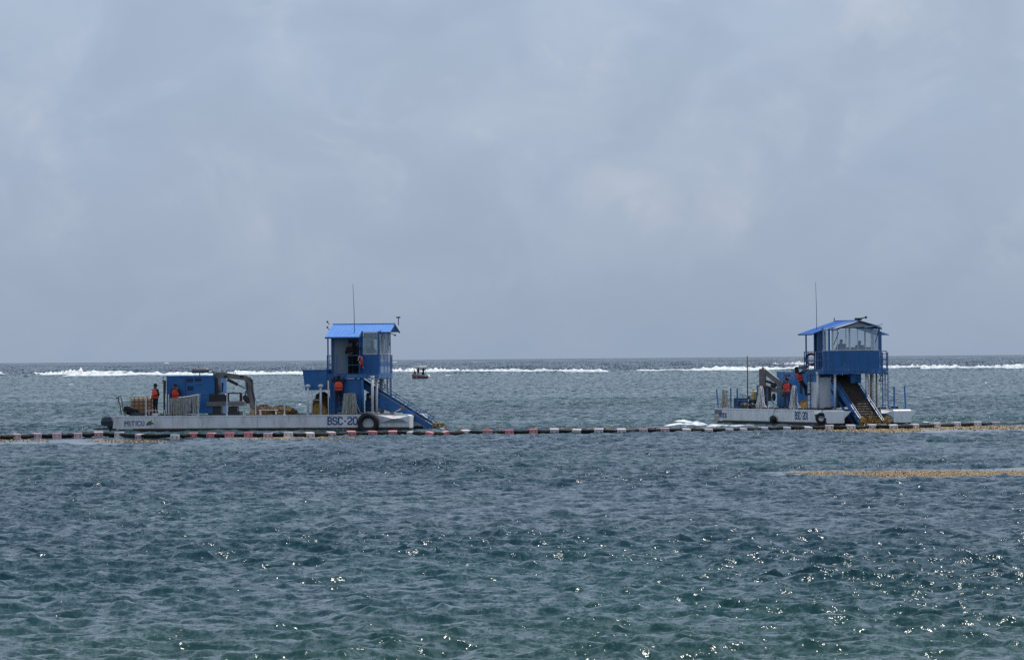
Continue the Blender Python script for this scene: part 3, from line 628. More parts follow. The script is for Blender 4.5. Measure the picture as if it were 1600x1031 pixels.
    if v == 1: rail(cab, [(-3.86, .69), (-3.08, .69)], 4.37, 3.82, 3.325, 'blue')
    else:
        rail(cab, [(-4.40, .69), (-3.0, .69), (-1.94, .69)], 4.37, 3.86, 3.325, 'blue')
        mb().tube([(-3.2, .66, 3.35), (-3.2, .66, 4.35)], .022, 6).build('rope', M['ropew'], cab)
    rail(cab, [(-1.94, 4.3), (-1.94, 4.68), (-3.4, 4.68)], 4.37, 3.86, 3.325, 'blue')
    if v == 1:
        for a in (1.2, 2.3, 3.3, 4.15): mb().box(-1.945, -1.93, a, a + .08, 3.33, 4.42).build('panel_strip', M['bluedark'], cab)
        mb().box(-1.948, -1.935, 1.1, 4.15, 3.72, 3.98).build('panel_band', M['blue'], cab)
        mb().box(-1.949, -1.94, 1.1, 4.15, 3.34, 4.40).build('sunlit_cladding', mat('sunlit_blue_cladding', (.16, .26, .44), .35), cab)  # front face in paler blue: sunlight on it painted into the colour
    # roof: a low gable, its ridge fore and aft; wide over the rear, narrower over the wheelhouse
    rz_, ry = 6.2, 2.70
    def slope_z(y): return rz_ - abs(y - ry) * .318
    rf = None
    def panel(x0, x1, ya, yb, nm, m, par):
        th = .035; za, zb = slope_z(ya), slope_z(yb)
        vs = [(x0, ya, za), (x1, ya, za), (x1, yb, zb), (x0, yb, zb), (x0, ya, za - th), (x1, ya, za - th), (x1, yb, zb - th), (x0, yb, zb - th)]
        return mb().add(vs, [(0, 1, 2, 3), (7, 6, 5, 4), (0, 4, 5, 1), (1, 5, 6, 2), (2, 6, 7, 3), (3, 7, 4, 0)]).build(nm, M[m], par)
    rf = panel(-5.02, -3.03, .32, ry - .003, 'roof', 'roofblue', root)
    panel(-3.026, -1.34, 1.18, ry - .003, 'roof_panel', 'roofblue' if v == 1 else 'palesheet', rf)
    panel(-5.02, -3.03, ry + .003, 5.35 if v == 2 else 5.1, 'roof_panel', 'roofblue', rf); panel(-3.026, -1.34, ry + .003, 4.15, 'roof_panel', 'roofblue', rf)
    for x in np.arange(-4.8, -1.4, .22):                        # ribs of the sheet
        y0 = .36 if x < -3.05 else 1.22
        mb().beam((x, y0, slope_z(y0) + .006), (x, ry - .05, slope_z(ry - .05) + .006), .03, .02).build('roof_rib', M['roofblue'], rf)
    mb().beam((-5.04, ry, rz_ + .01), (-1.32, ry, rz_ + .01), .16, .03).build('ridge_cap', M['roofblue'], rf)
    mb().beam((-5.02, .34, slope_z(.34) - .07), (-3.03, .34, slope_z(.34) - .07), .05, .06).beam((-3.03, 1.2, slope_z(1.2) - .07), (-1.36, 1.2, slope_z(1.2) - .07), .05, .06).beam((-3.0, .34, slope_z(.34) - .07), (-3.0, 1.2, slope_z(1.2) - .07), .05).build('eave_beam', M['bluedark'], rf)
    mb().beam((-1.36, 1.2, slope_z(1.2) - .07), (-1.36, ry, rz_ - .07), .05).beam((-1.36, 4.15, slope_z(4.15) - .07), (-1.36, ry, rz_ - .07), .05).beam((-1.92, 1.1, 5.76), (-1.92, 4.2, 5.76), .06).build('gable_frame', M['bluedark'], rf)
    gx = -1.9 if v == 1 else -1.42
    gb = mb().add([(gx, 1.30, 5.74), (gx, 4.1 if v == 1 else 3.7, 5.74 if v == 1 else 5.86), (gx, ry, 6.15), (gx - .03, 1.30, 5.74), (gx - .03, 4.1 if v == 1 else 3.7, 5.74 if v == 1 else 5.86), (gx - .03, ry, 6.15)], [(0, 1, 2), (5, 4, 3), (0, 3, 4, 1), (1, 4, 5, 2), (2, 5, 3, 0)])
    gb.build('gable', M['bluedark'] if v == 1 else mat('pale_tarp', (.40, .45, .44), .5), rf)
    if v == 2: rf.children[-1].location.x = .50 if False else 0
    # antennas and lamps
    mb().tube([(-3.42 if v == 1 else -4.0, 1.1, 5.6), (-3.44 if v == 1 else -4.02, 1.1, 7.0), (-3.50 if v == 1 else -4.12, 1.1, 8.5)], [.022, .016, .010], 6).build('antenna', M['bluedark'], root)
    if v == 1:
        for z in (6.22, 5.9): mb().tube([(-5.12, 2.2, z - .04), (-5.2, 2.2, z), (-5.24, 2.2, z + .10)], .02, 6).blob((-5.26, 2.2, z + .12), .06).build('rear_lamp', M['blackmetal'], root, True)
        mb().tube([(-1.15, 2.75, 6.1), (-1.15, 2.75, 6.52)], .025, 6).box(-1.26, -1.05, 2.68, 2.82, 6.52, 6.60).build('wind_vane', M['blackmetal'], root)
        mb().tube([(-1.55, 1.4, 5.72), (-1.1, 1.4, 5.52)], .025, 6).blob((-1.08, 1.4, 5.52), .06).build('floodlight', M['blackmetal'], root, True)
    else:
        mb().tube([(-1.3, 2.7, 6.12), (-1.25, 2.7, 6.3)], .05, 6).beam((-1.2, 2.55, 6.28), (-1.1, 2.98, 6.36), .06).blob((-1.1, 3.02, 6.37), .08).box(-1.35, -1.15, 2.4, 2.8, 6.22, 6.34).build('floodlight', M['blackmetal'], root)
        mb().tube([(-5.1, 2.7, 6.2), (-5.1, 2.7, 6.38)], .03, 6).build('rear_lamp', M['blackmetal'], root)
        mb().beam((-1.5, 3.1, 5.78), (-1.1, 4.1, 5.98), .07, .05).build('awning_bar', M['white'], root)
        mb().add([(-1.1, 2.72, 6.17), (-1.3, 1.22, 5.76), (-1.6, 1.22, 5.76), (-1.6, 2.72, 6.2), (-1.1, 4.1, 5.8), (-1.6, 4.1, 5.80)], [(0, 1, 2, 3), (0, 3, 5, 4)]).build('awning', M['white'], root)
    # ladders
    ladder(root, -2.0, 4.62 if v == 2 else 4.5, DZ, 4.3, .34, 'blue', 'y')
    ladder(root, -4.25, .66, DZ + .02, 3.18, .50, 'blue' if v == 2 else 'bluedark', 'x')
    # diagonal lattice between the legs
    lt = mb()
    for a, b in (((-2.9, 3.1), (-2.3, 2.6)), ((-2.9, 2.6), (-2.3, 3.1)), ((-2.9, 2.6), (-2.3, 2.1)), ((-2.9, 3.0), (-2.25, 3.0)), ((-2.9, 2.6), (-2.25, 2.6))): lt.beam((a[0], 4.6, a[1]), (b[0], 4.6, b[1]), .035)
    lt.beam((-2.6, 4.6, 2.0), (-2.6, 4.6, 3.18), .035).build('lattice', M['bluedark'], root)
    # conveyor
    def cz(x, off=0): return 2.82 - .615 * (x + 2.6) + off
    x0, x1 = -3.55, (1.50 if v == 2 else 1.28); ya, yb = 1.76, 3.10
    cv = mb().add([(x0, ya + .05, cz(x0, -.42)), (x1, ya + .05, cz(x1, -.42)), (x1, yb - .05, cz(x1, -.42)), (x0, yb - .05, cz(x0, -.42)), (x0, ya + .05, cz(x0, -.50)), (x1, ya + .05, cz(x1, -.50)), (x1, yb - .05, cz(x1, -.50)), (x0, yb - .05, cz(x0, -.50))], [(0, 1, 2, 3), (7, 6, 5, 4), (0, 4, 5, 1), (1, 5, 6, 2), (2, 6, 7, 3), (3, 7, 4, 0)]).build('conveyor_belt', M['belt'], root)
    for i, yy in enumerate((ya, yb)):
        def pol(o1, o2, xa=x0, xb=x1): return [(xa, cz(xa, o2)), (xb, cz(xb, o2)), (xb, cz(xb, o1)), (xa, cz(xa, o1))]
        mb().prism(pol(-.30, -.68), yy - .03, yy + .03).build('side_frame', M['blue'], cv)
        if v == 2 and i == 0: mb().prism([(x0, cz(x0, -.75)), (.9, cz(.9, -.75)), (.9, cz(.9, -.70)), (x0, cz(x0, -.70))], yy - .03, yy + .03).prism([(x0, cz(x0, -1.35)), (.3, cz(.3, -1.25)), (.3, cz(.3, -1.1)), (x0, cz(x0, -1.2))], yy - .03, yy + .03).build('under_frame', M['blue'], cv)
        hr = mb()
        for o_ in ((.04, -.12) if v == 1 else (-.12,)): hr.beam((x0, yy, cz(x0, o_)), (x1 - .25, yy, cz(x1 - .25, o_)), .035)
        for xx in np.arange(-2.2, 1.4, .72): hr.beam((xx, yy, cz(xx, -.3)), (xx + .12, yy, cz(xx + .12, .04 if v == 1 else -.12)), .035)
        hr.build('handrail', M['blue'], cv)
        mb().prism(pol(-.27, -.30, .6, x1), yy - .04, yy + .04).build('highlight_strip', M['white'], cv)  # white strip paints the pale highlight along the frame's top edge
        mb().tube([(x1, yy - .05, cz(x1, -.48)), (x1, yy + .05, cz(x1, -.48))], .17, 12).build('end_wheel', M['bluedark'], cv, False)
    if v == 1: mb().beam((.35, ya - .02, cz(.35, .02)), (.35, yb, cz(.35, .02)), .06).beam((-.2, ya, cz(-.2, -.25)), (-.2, yb, cz(-.2, -.25)), .05).build('cross_bar', M['blue'], cv)
    if v == 1: mb().prism([(-2.3, 2.0), (-.9, 1.32), (-.6, 1.05), (-1.4, 1.05), (-2.3, 1.35)], ya - .06, ya + .0).build('guard_plate', M['blue'], cv)
    c0_ = None; L_ = math.hypot(1, .615)
    for i in range(20):
        x = -3.3 + i * .24
        if c0_ is None: c0_ = mb().beam((0, ya + .06, 0), (0, yb - .06, 0), .03, .05).build('cleat', M['belt'], cv, loc=(x, 0, cz(x, -.39)))
        else: twin(c0_, cv, loc=(x, 0, cz(x, -.39)))
    mb().beam((x1 + .12, ya + .1, .08), (x1 + .12, yb + .0, .08), .10, .10).build('cutter_bar', M['white'], cv)
    # discharge hopper at the head of the conveyor
    if v == 1:
        hp = mb().add([(-6.40, .55, 3.50), (-4.98, .55, 3.50), (-4.98, 2.7, 3.50), (-6.40, 2.7, 3.50), (-6.25, .55, 2.38), (-4.98, .55, 2.38), (-4.98, 2.7, 2.38), (-6.25, 2.7, 2.38)], [(0, 1, 2, 3), (7, 6, 5, 4), (0, 4, 5, 1), (1, 5, 6, 2), (2, 6, 7, 3), (3, 7, 4, 0)])
        hp.box(-6.44, -4.96, .52, 2.73, 3.5, 3.56).build('hopper', M['blue'], root)
        for x, zt in ((-6.0, 2.62), (-5.25, 2.62)): mb().tube([(x, .15, DZ), (x, .15, zt)], .065, 10).blob((x, .15, zt), (.16, .16, .11)).build('bollard_post', M['white'], root, True)
        for x, zt in ((-5.82, 2.3), (-4.84, 2.9)): mb().tube([(x, .35, DZ), (x, .35, zt)], .04, 8).build('support_post', M['white'], root, True)
        mb().beam((-5.8, .35, 1.85), (-5.25, .2, 1.80), .03).beam((-6.0, .2, 2.35), (-4.9, .3, 2.38), .05).build('chain', M['white'], root)
    else:
        mb().prism([(-3.9, 2.55), (-2.75, 2.50), (-2.75, 3.04), (-3.9, 3.04)], 2.72, 3.40).build('hopper', M['blue2'], root)
    return root
bg1 = build_barge(B1, 1, 'white hulled work barge on the left, seen side on, a huge tyre on its hull')
bg2 = build_barge(B2, 2, 'white hulled work barge on the right, turned bow on, its conveyor facing the viewer')

# deck posts: each a separate stanchion welded to its barge
def stanchions(root, lst, m, r, y=.14, lean={}):
    for x, zt in lst: mb().tube([(x, y, DZ), (x + lean.get(x, 0), y, zt)], r, 8).box(x - .06, x + .06, y - .06, y + .06, DZ, DZ + .05).build('stanchion', M[m], root)
stanchions(bg1, [(-17.33, 2.1), (-15.64, 2.32), (-14.29, 2.2), (-12.53, 2.22), (-10.81, 2.27), (-9.11, 1.8), (-7.4, 1.68)], 'white', .036)
stanchions(bg2, [(-17.4, 2.12), (-15.34, 2.2), (-14.29, 2.2), (-11.0, 2.25), (-9.46, 2.2), (-5.66, 2.2), (-5.0, 2.2)], 'blue', .045, lean={-17.4: -.3})
mb().tube([(-12.62, .15, DZ), (-12.62, .15, 4.15)], .035, 8).build('mast', M['brownpole'], bg2, True)
mb().beam((-17.4, .14, 1.75), (-9.46, .14, 1.75), .03).beam((-14.29, .14, 1.45), (-12.6, .14, 1.45), .04).build('guard_rail', M['blue2'], bg2)
for x, y, dx in ((-.55, 4.55, 0), (-.55, 5.28, -.15)): mb().tube([(x, y, DZ), (x + dx, y, 2.28)], .05, 8).box(x - .1, x + .1, y - .1, y + .1, DZ, DZ + .08).build('stanchion', M['blue2'], bg2)
mb().beam((-.7, 5.25, 2.3), (.4, 6.1, 2.36), .02).build('line', M['bluedark'], bg2)

# ------------------------------------------------------------------ generator housings
def housing(Bg, x, y, h, label, m):
    r = thing('generator_housing', label, 'generator', Bg.at(x, y), -Bg.p, 'blue generator housings on the barges'); h_ = h
    L, D = 2.86, 3.1
    b = mb().box(0, L, 0, D, .12, h_).build('body', M[m], r); mb().box(-.02, L + .02, -.02, D + .02, h_, h_ + .05).build('lid', M[m], r)
    mb().box(.1, .35, .05, D - .1, 0, .118).box(L - .4, L - .15, .05, D - .1, 0, .118).build('skid', M['blackmetal'], r)
    for x0, x1, z0, z1 in ((1.20, 1.58, h_ - .30, h_ - .10), (1.70, 2.08, h_ - .27, h_ - .10), (1.24, 1.60, h_ - .78, h_ - .55)):
        v = mb().box(x0, x1, -.02, -.002, z0, z1).build('vent', M['blackmetal'], b)
        for k in range(3): mb().box(x0 + .02, x1 - .02, -.035, -.021, z0 + .03 + k * .06, z0 + .06 + k * .06).build('louvre', M['bluedark'], r)
    mb().box(1.75, 2.1, -.014, -.002, h_ - .49, h_ - .46).build('slot', M['blackmetal'], b)
    mb().box(1.12, 1.14, -.012, -.002, .2, h_ - .04).build('panel_seam', M['bluedark'], b); mb().box(1.141, L - .02, -.012, -.002, h_ - 1.08, h_ - 1.06).build('panel_seam', M['bluedark'], b)
    mb().box(L + .002, L + .02, .5, 1.6, .4, h_ - .2).build('end_door', M[m], b); mb().box(L + .021, L + .04, .35, .45, .9, 1.6).build('door_handle', M['blackmetal'], b)
    mu = mb().tube([(1.05, 1.0, h_ + .30), (1.28, 1.0, h_ + .31), (1.32, 1.0, h_ + .32), (2.26, 1.0, h_ + .36), (2.32, 1.0, h_ + .36)], [.04, .05, .13, .13, .05], 12).tube([(1.75, 1.0, h_), (1.75, 1.0, h_ + .3)], .035, 6).build('muffler', M['steel'], r, True)
    mb().tube([(2.3, 1.0, h_ + .38), (2.5, 1.0, h_ + .37), (2.58, 1.0, h_ + .26), (2.6, 1.0, h_)], .035, 8).build('exhaust_pipe', M['bluedark'], mu, True)
    return r
housing(B1, -14.6, .95, 2.26, 'dark blue generator housing behind the man at the rope curtain, left barge', 'blue')
hb = housing(B2, -12.45, 2.0, 2.18, 'bright blue generator housing beside the ladder climber, right barge', 'blue2')
t_ = mb().tube([(1.6, .4, 2.22), (2.0, .6, 2.45), (2.6, 1.0, 2.5), (2.8, 1.6, 2.3)], .02, 6); t_.build('cable', M['blackmetal'], hb)

# ------------------------------------------------------------------ hydraulic cranes
def crane1():
    r = thing('deck_crane', 'grey knuckle boom crane with arm folded down to the deck, left barge', 'crane', B1.at(-11.55, 1.2), -B1.p, 'knuckle boom cranes on the barges')
    ped = mb().bbox(-.30, .18, -.3, .3, 0, .72, .04).box(-.42, .38, -.42, .42, 0, .10).box(-.10, .12, -.34, -.3, .02, .2).build('pedestal', M['blackmetal'], r)
    mb().bbox(.62, 1.14, -.3, .35, 0, .52, .04).box(.60, 1.35, -.35, .4, 0, .22).build('valve_stand', M['blackmetal'], r)
    tb = mb().box(-.64, 1.56, -.4, .5, .54, .80).build('operator_platform', M['steel'], r)
    mb().bbox(-.5, .52, -.32, .32, .81, 1.25, .05).build('slew_housing', M['blackmetal'], r)
    mb().beam((.60, -.3, 1.28), (1.42, -.3, 1.28), .08).beam((1.40, -.3, .81), (1.40, -.3, 1.28), .14).beam((.60, -.3, .85), (1.34, -.3, .85), .03).beam((.64, -.3, .81), (.64, -.3, 1.28), .10).build('control_frame', M['blackmetal'], r)
    c = mb().beam((-.16, 0, 1.2), (-.20, 0, 2.32), .26, .34).build('column', M['blackmetal'], r)
    mb().tube([(.08, -.1, 1.3), (.05, -.1, 2.2)], .085, 10).build('lift_cylinder', M['steel'], c, True)
    mb().beam((.20, .1, 1.35), (.22, .1, 1.9), .1).build('cylinder_rod', M['bluedark'], c)
    bo = mb().prism([(-.30, 2.18), (-.30, 2.40), (-.08, 2.50), (.3, 2.50), (1.75, 2.28), (1.95, 2.12), (1.90, 1.98), (1.62, 2.02), (.5, 2.16), (.0, 2.16)], -.14, .14).build('boom', M['crane'], r)
    mb().tube([(.55, -.05, 2.08), (1.15, -.05, 1.78)], .09, 10).tube([(1.15, -.05, 1.78), (1.62, -.05, 1.55)], .03, 8).build('boom_cylinder', M['blackmetal'], bo)
    for x in (.35, .9, 1.3): mb().box(x, x + .22, -.147, -.141, 2.16 + .02 * x, 2.32).build('decal', M['blackmetal'], bo) if x != .9 else None
    mb().torus((.95, 0, 2.44), (0, 1, 0), .06, .015, 12, 6).torus((.2, 0, 2.54), (0, 1, 0), .05, .012, 12, 6).build('lifting_eye', M['blackmetal'], bo)
    st = mb().prism([(1.58, 2.22), (1.86, 2.18), (2.0, 1.85), (1.98, 1.5), (2.28, .0), (1.98, .0), (1.72, 1.2), (1.62, 1.7)], -.11, .11).build('stick', M['crane'], r)
    mb().prism([(1.86, 2.22), (2.04, 2.05), (2.06, 1.5), (2.36, .0), (2.285, .0), (1.985, 1.5), (2.0, 1.85)], -.13, .13).build('stick_edge', M['blackmetal'], st)
    mb().tube([(1.60, -.13, 1.3), (1.75, -.13, 1.55), (1.72, -.13, 1.9)], .03, 6).tube([(1.70, -.13, .75), (1.5, -.13, 1.0), (1.72, -.13, 1.35)], .03, 6).build('hose', M['blackmetal'], st)
    g_ = mb().blob((1.62, -.1, .98), (.16, .14, .20), jit=.15).blob((1.75, -.1, .80), (.13, .12, .14), jit=.15).box(1.55, 1.85, -.2, 0, .85, 1.0).build('rotator', M['blackmetal'], st)
    mb().prism([(1.85, .0), (2.3, .0), (2.2, .25), (1.98, .45), (1.90, .2)], -.25, .25).build('grapple', M['ochre'], st)
    return r
crane1()
def crane2():
    r = thing('deck_crane', 'grey knuckle boom crane with arm raised in a peak, stern of the right barge', 'crane', B2.at(-12.0, .85), -B2.p + R(58), 'knuckle boom cranes on the barges')
    # modelled in its own vertical plane, boom along +x
    mb().bbox(-.32, .32, -.3, .3, 0, 1.0, .04).box(-.42, .42, -.42, .42, 0, .1).build('pedestal', M['blackmetal'], r)
    mb().box(-.05, .5, -.5, .3, .45, 1.35).blob((.75, -.2, .7), (.12, .15, .25)).build('valve_block', M['blackmetal'], r)
    c = mb().bbox(-.16, .24, -.2, .2, 1.0, 2.42, .04).box(-.3, .35, -.26, .26, 1.22, 1.42).build('column', M['crane'], r)
    bo = mb().beam((-.02, 0, 2.42), (1.52, 0, 1.20), .26, .30).build('boom', M['crane'], r)
    mb().beam((.05, 0, 2.54), (1.50, 0, 1.39), .22, .03).build('boom_top_plate', M['white'], bo)
    mb().tube([(.2, -.05, 1.7), (.85, -.05, 1.45)], .08, 10).blob((.72, -.05, 1.42), (.2, .12, .16)).build('boom_cylinder', M['blackmetal'], bo)
    mb().beam((.45, 0, 1.20), (1.95, 0, .92), .22, .26).build('stick', M['crane'], r)
    mb().bbox(1.32, 1.85, -.16, .16, .88, 1.38, .04).tube([(1.2, 0, .8), (2.2, 0, .68)], .05, 8).build('knuckle', M['blackmetal'], r)
    mb().tube([(.55, -.2, 1.05), (.6, -.2, .5), (.75, -.2, .3)], .03, 6).build('hose', M['blackmetal'], r)
crane2()

# ------------------------------------------------------------------ outboard motor
om = thing('outboard_motor', 'dark grey outboard motor tilted on the stern of the left barge', 'outboard motor', B1.at(-17.95, .55, 0), -B1.p)
mb().add([(-.42, -.24, .42), (.34, -.24, .30), (.34, .24, .30), (-.42, .24, .42), (-.46, -.26, .62), (.26, -.27, .66), (.26, .27, .66), (-.46, .26, .62), (-.36, -.2, .86), (.16, -.22, .90), (.16, .22, .90), (-.36, .2, .86), (-.22, -.12, .93), (.08, -.12, .94), (.08, .12, .94), (-.22, .12, .93)],
         [(3, 2, 1, 0), (12, 13, 14, 15)] + [(r_ + i, r_ + (i + 1) % 4, r_ + 4 + (i + 1) % 4, r_ + 4 + i) for r_ in (0, 4, 8) for i in range(4)]).build('cowl', M['outboard'], om)
mb().prism([(-.12, .42), (.30, .34), (.42, .0), (.38, -.45), (.10, -.45), (.02, .1)], -.1, .1).build('midsection', M['blackmetal'], om)
mb().box(-.05, .55, -.22, .22, -.02, .02).tube([(.0, 0, -.42), (.5, 0, -.42)], .09, 10).build('gear_case', M['blackmetal'], om)
mb().tube([(-.85, -.28, .22), (-.1, -.3, .25), (.35, -.3, .42), (.62, -.3, .62)], .03, 8).tube([(-.9, -.28, .2), (.2, -.3, .2), (1.05, -.3, .24)], .02, 6).build('tiller_arm', M['blackmetal'], om, True)

# ------------------------------------------------------------------ liquid tank in its cage
ib = thing('liquid_tank', 'brownish plastic liquid tank in a cage beside the man at the stern, left barge', 'tank', B1.at(-16.75, .75), -B1.p)
bd = mb().bbox(0.03, 1.27, .03, 1.17, .14, .88, .06).build('tank_body', M['tank'], ib); mb().bbox(.03, 1.27, .03, 1.17, .885, 1.10, .06).tube([(.65, .6, 1.1), (.65, .6, 1.16)], .12, 12).build('tank_top', M['tanktop'], bd)
cg = mb()
for x in np.linspace(0, 1.3, 6): cg.beam((x, .0, .1), (x, .0, 1.12), .03).beam((x, 1.2, .1), (x, 1.2, 1.12), .03)
for z in (.15, .38, .62, .86, 1.10): cg.beam((0, -.008, z), (1.3, -.008, z), .026).beam((0, 1.208, z), (1.3, 1.208, z), .026).beam((-.008, 0, z), (-.008, 1.2, z), .026).beam((1.308, 0, z), (1.308, 1.2, z), .026)
cg.build('cage', M['cage'], ib); mb().box(0, 1.3, 0, 1.2, 0, .05).box(0, .15, 0, 1.2, .05, .12).box(.6, .75, 0, 1.2, .05, .12).box(1.15, 1.3, 0, 1.2, .05, .12).build('pallet', M['blackmetal'], ib)

# ------------------------------------------------------------------ tyres
def tyre(Bg, x, y, z, rad, axis, label, wdt=.10, hole=.30):
    c = Bg.at(x, y, z); r = thing('tyre', label, 'tyre', c, -Bg.p, None)
    mb().torus((0, 0, 0), axis, rad - wdt, wdt, 36, 14, 1.15).build('carcass', M['rubber'], r, True)
    ax = Vector(axis).normalized(); u = ax.orthogonal().normalized(); v_ = ax.cross(u); tr_ = mb()
    for i in range(40):
        a = 2 * math.pi * i / 40; e = u * math.cos(a) + v_ * math.sin(a); p = e * (rad + .002)
        tr_.beam(p - ax * wdt * .7, p + ax * wdt * .7, .03, .03, upv=e)
    tr_.build('tread', M['rubber'], r); return r
tyre(B1, -2.40, -.17, .44, .62, (0, 1, 0), 'very large black tyre hanging as a fender on the hull of the left barge', .145)
tyre(B1, -16.65, .48, 1.24, .43, (.25, .45, 1), 'black tyre leaning on the flat tarpaulin before the liquid tank', .15)
ty2 = tyre(B2, -.32, -.22, .47, .33, (1, -.45, 0), 'small black tyre hanging by the bow flare of the right barge', .085)
mb().tube([(0, 0, .3), (-.25, .2, .5), (-.35, .35, .55)], .02, 6).tube([(-.1, -.02, -.3), (-.15, -.02, -.5)], .03, 6).tube([(.15, -.02, -.3), (.12, -.02, -.62)], .02, 6).build('lashing', M['blackmetal'], ty2)
tyre(B2, -15.3, 1.35, 1.32, .36, (.5, 1, .1), 'black tyre standing among the drums at the stern of the right barge', .13)
fd = thing('fender', 'black ball fender hanging on a line amidships on the right barge', 'fender', B2.at(-7.85, -.17, .36), -B2.p)
mb().blob((0, 0, 0), (.42, .16, .23), 14, 9).build('ball', M['rubber'], fd, True); mb().tube([(0, 0, .2), (.12, .05, .5), (.25, .16, .72)], .018, 6).build('line', M['ropeg'], fd)
# tarpaulin and drums
tp = mb(); g0 = [(x, y) for y in np.linspace(0, 1, 5) for x in np.linspace(0, 1.25, 9)]
tp.add([(x, y, .16 + .10 * math.sin(x * 4 + y * 3) + .06 * math.sin(x * 11)) for x, y in g0] + [(x, y, 0) for x, y in g0], [(j * 9 + i, j * 9 + i + 1, (j + 1) * 9 + i + 1, (j + 1) * 9 + i) for j in range(4) for i in range(8)] + [(i + 1, i, 45 + i, 46 + i) for i in range(8)] + [(8 + 9 * j + 9, 8 + 9 * j, 53 + 9 * j, 62 + 9 * j) for j in range(4)] + [(9 * j, 9 * j + 9, 54 + 9 * j, 45 + 9 * j) for j in range(4)])
o = tp.build('tarpaulin', M['tarp'], smooth=True); o.location = B1.at(-16.6, .15); o.rotation_euler = (0, 0, -B1.p); tag(o, 'crumpled black tarpaulin lying flat at the stern rail of the left barge', 'tarpaulin')
def drum(x, y, label, r_=.29, horiz=False):
    d = thing('drum', label, 'drum', B2.at(x, y), -B2.p, 'dark drums at the stern of the right barge')
    if horiz: mb().tube([(0, -.42, r_), (0, .42, r_)], r_, 18).build('shell', M['bluedark'], d); [mb().torus((0, yy, r_), (0, 1, 0), r_, .015, 20, 6).build('hoop', M['blackmetal'], d, True) for yy in (-.25, .25)]
    else: mb().tube([(0, 0, 0), (0, 0, .62)], r_, 18).build('shell', M['bluedark'], d); [mb().torus((0, 0, z), (0, 0, 1), r_, .015, 20, 6).build('hoop', M['blackmetal'], d, True) for z in (.2, .42)]
drum(-15.6, .75, 'dark blue drum standing left among three behind the blue stern rail'); drum(-15.0, 1.05, 'dark blue drum standing middle of three behind the blue stern rail'); drum(-14.2, 1.15, 'dark drum lying on its side beside the stern crane', .28, True)
sp_ = mb()
for i in range(26): a = i / 26 * 6.28; sp_.blob((.75 * math.cos(a) * random.uniform(.3, 1), .5 * math.sin(a) * random.uniform(.3, 1), random.uniform(.08, .22)), random.uniform(.10, .2), 7, 5, .25)
o = sp_.build('rope_heap', M['tarp'], smooth=True); o.location = B2.at(-13.6, .6); o.rotation_euler = (0, 0, -B2.p); tag(o, 'dark heap of gear on deck between the drums and the stern crane, right barge', 'gear')
jc = thing('jerrycan', 'yellow plastic canister standing on the stern, right barge', 'canister', B2.at(-14.0, .95, .95 + .55), -B2.p)
mb().bbox(0, .32, 0, .42, 0, .52, .04).build('body', M['yellow'], jc); mb().box(.0, .33, -.0, .42, .25, .27).tube([(.08, .1, .52), (.08, .1, .58)], .05, 8).build('cap', M['ochre'], jc)
o = mb().bbox(-.5, .5, -.3, .4, 0, .55, .03).box(-.52, .52, -.32, .42, .50, .545).build('crate', M['tarp']); o.location = B2.at(-13.8, 1.15); o.rotation_euler = (0, 0, -B2.p); tag(o, 'dark crate under the yellow canister on the right barge', 'crate')
# bench and small things, left barge
o = mb().box(-.55, .55, -.15, .15, .28, .32).box(-.5, -.44, -.12, .12, 0, .28).box(.44, .5, -.12, .12, 0, .28).build('bench', M['floatw']); o.location = B1.at(-8.45, .55); o.rotation_euler = (0, 0, -B1.p); tag(o, 'low pale bench in front of the brown seaweed bags', 'bench')
o = mb().box(-.6, .6, -.15, .15, .30, .34).box(-.5, -.44, -.12, .12, 0, .3).box(.44, .5, -.12, .12, 0, .3).box(-.3, .2, -.1, .1, .0, .16).build('bench', M['floatw']); o.location = B1.at(-15.05, .45); o.rotation_euler = (0, 0, -B1.p); tag(o, 'low pale bench at the feet of the man beside the liquid tank', 'bench')
mp = thing('lamp_mast', 'rusty brown mast with a lamp bracket beside the blue housing, left barge', 'mast', B1.at(-14.72, .85), -B1.p)
mb().tube([(0, 0, 0), (0, 0, 2.05)], .06, 10).box(-.2, .2, -.15, .15, 0, .1).build('pole', M['brownpole'], mp); mb().box(-.12, .10, -.05, .05, 1.98, 2.04).tube([(-.07, 0, 2.0), (-.05, 0, 2.3)], .02, 6).tube([(.06, 0, 1.3), (.08, 0, 2.0)], .035, 6).build('lamp_bracket', M['blackmetal'], mp)
hs = mb().tube([(0, 0, .1), (-.05, 0, .55), (-.15, 0, .9), (-.15, 0, 1.15), (-.03, 0, 1.18), (.06, .0, .8), (.1, 0, .35), (.25, 0, .02)], .035, 8).tube([(-.2, 0, 1.05), (-.32, 0, 1.12), (-.25, .02, 1.0)], .03, 6)
o = hs.build('hose', M['ropeg'], smooth=True); o.location = B1.at(-17.12, .12); o.rotation_euler = (0, 0, -B1.p); tag(o, 'dark hose hung over the aftermost white post of the left barge', 'hose')

# ------------------------------------------------------------------ rope bundles
def strands(o_, base, n, m, flare=0, rad=.016, wob=.03):
    for i in range(n):
        t_ = (i + .5) / n; a = o_(t_); b = base(t_); mid = (Vector(a) + Vector(b)) / 2 + Vector((random.uniform(-wob, wob), random.uniform(-.05, .05), 0))
        m.tube([a, (Vector(a) + mid) / 2 + Vector((random.uniform(-wob, wob) * .6, 0, 0)), mid, b], rad * random.uniform(.8, 1.25), 5, False)
def rope_thing(name, label, Bg, x, y, m, mat_, z=DZ, cat='rope'):
    o = m.build(name, M[mat_], smooth=True); o.location = Bg.at(x, y, z); o.rotation_euler = (0, 0, -Bg.p); tag(o, label, cat, 'hanks of rope hung up on the barges'); return o
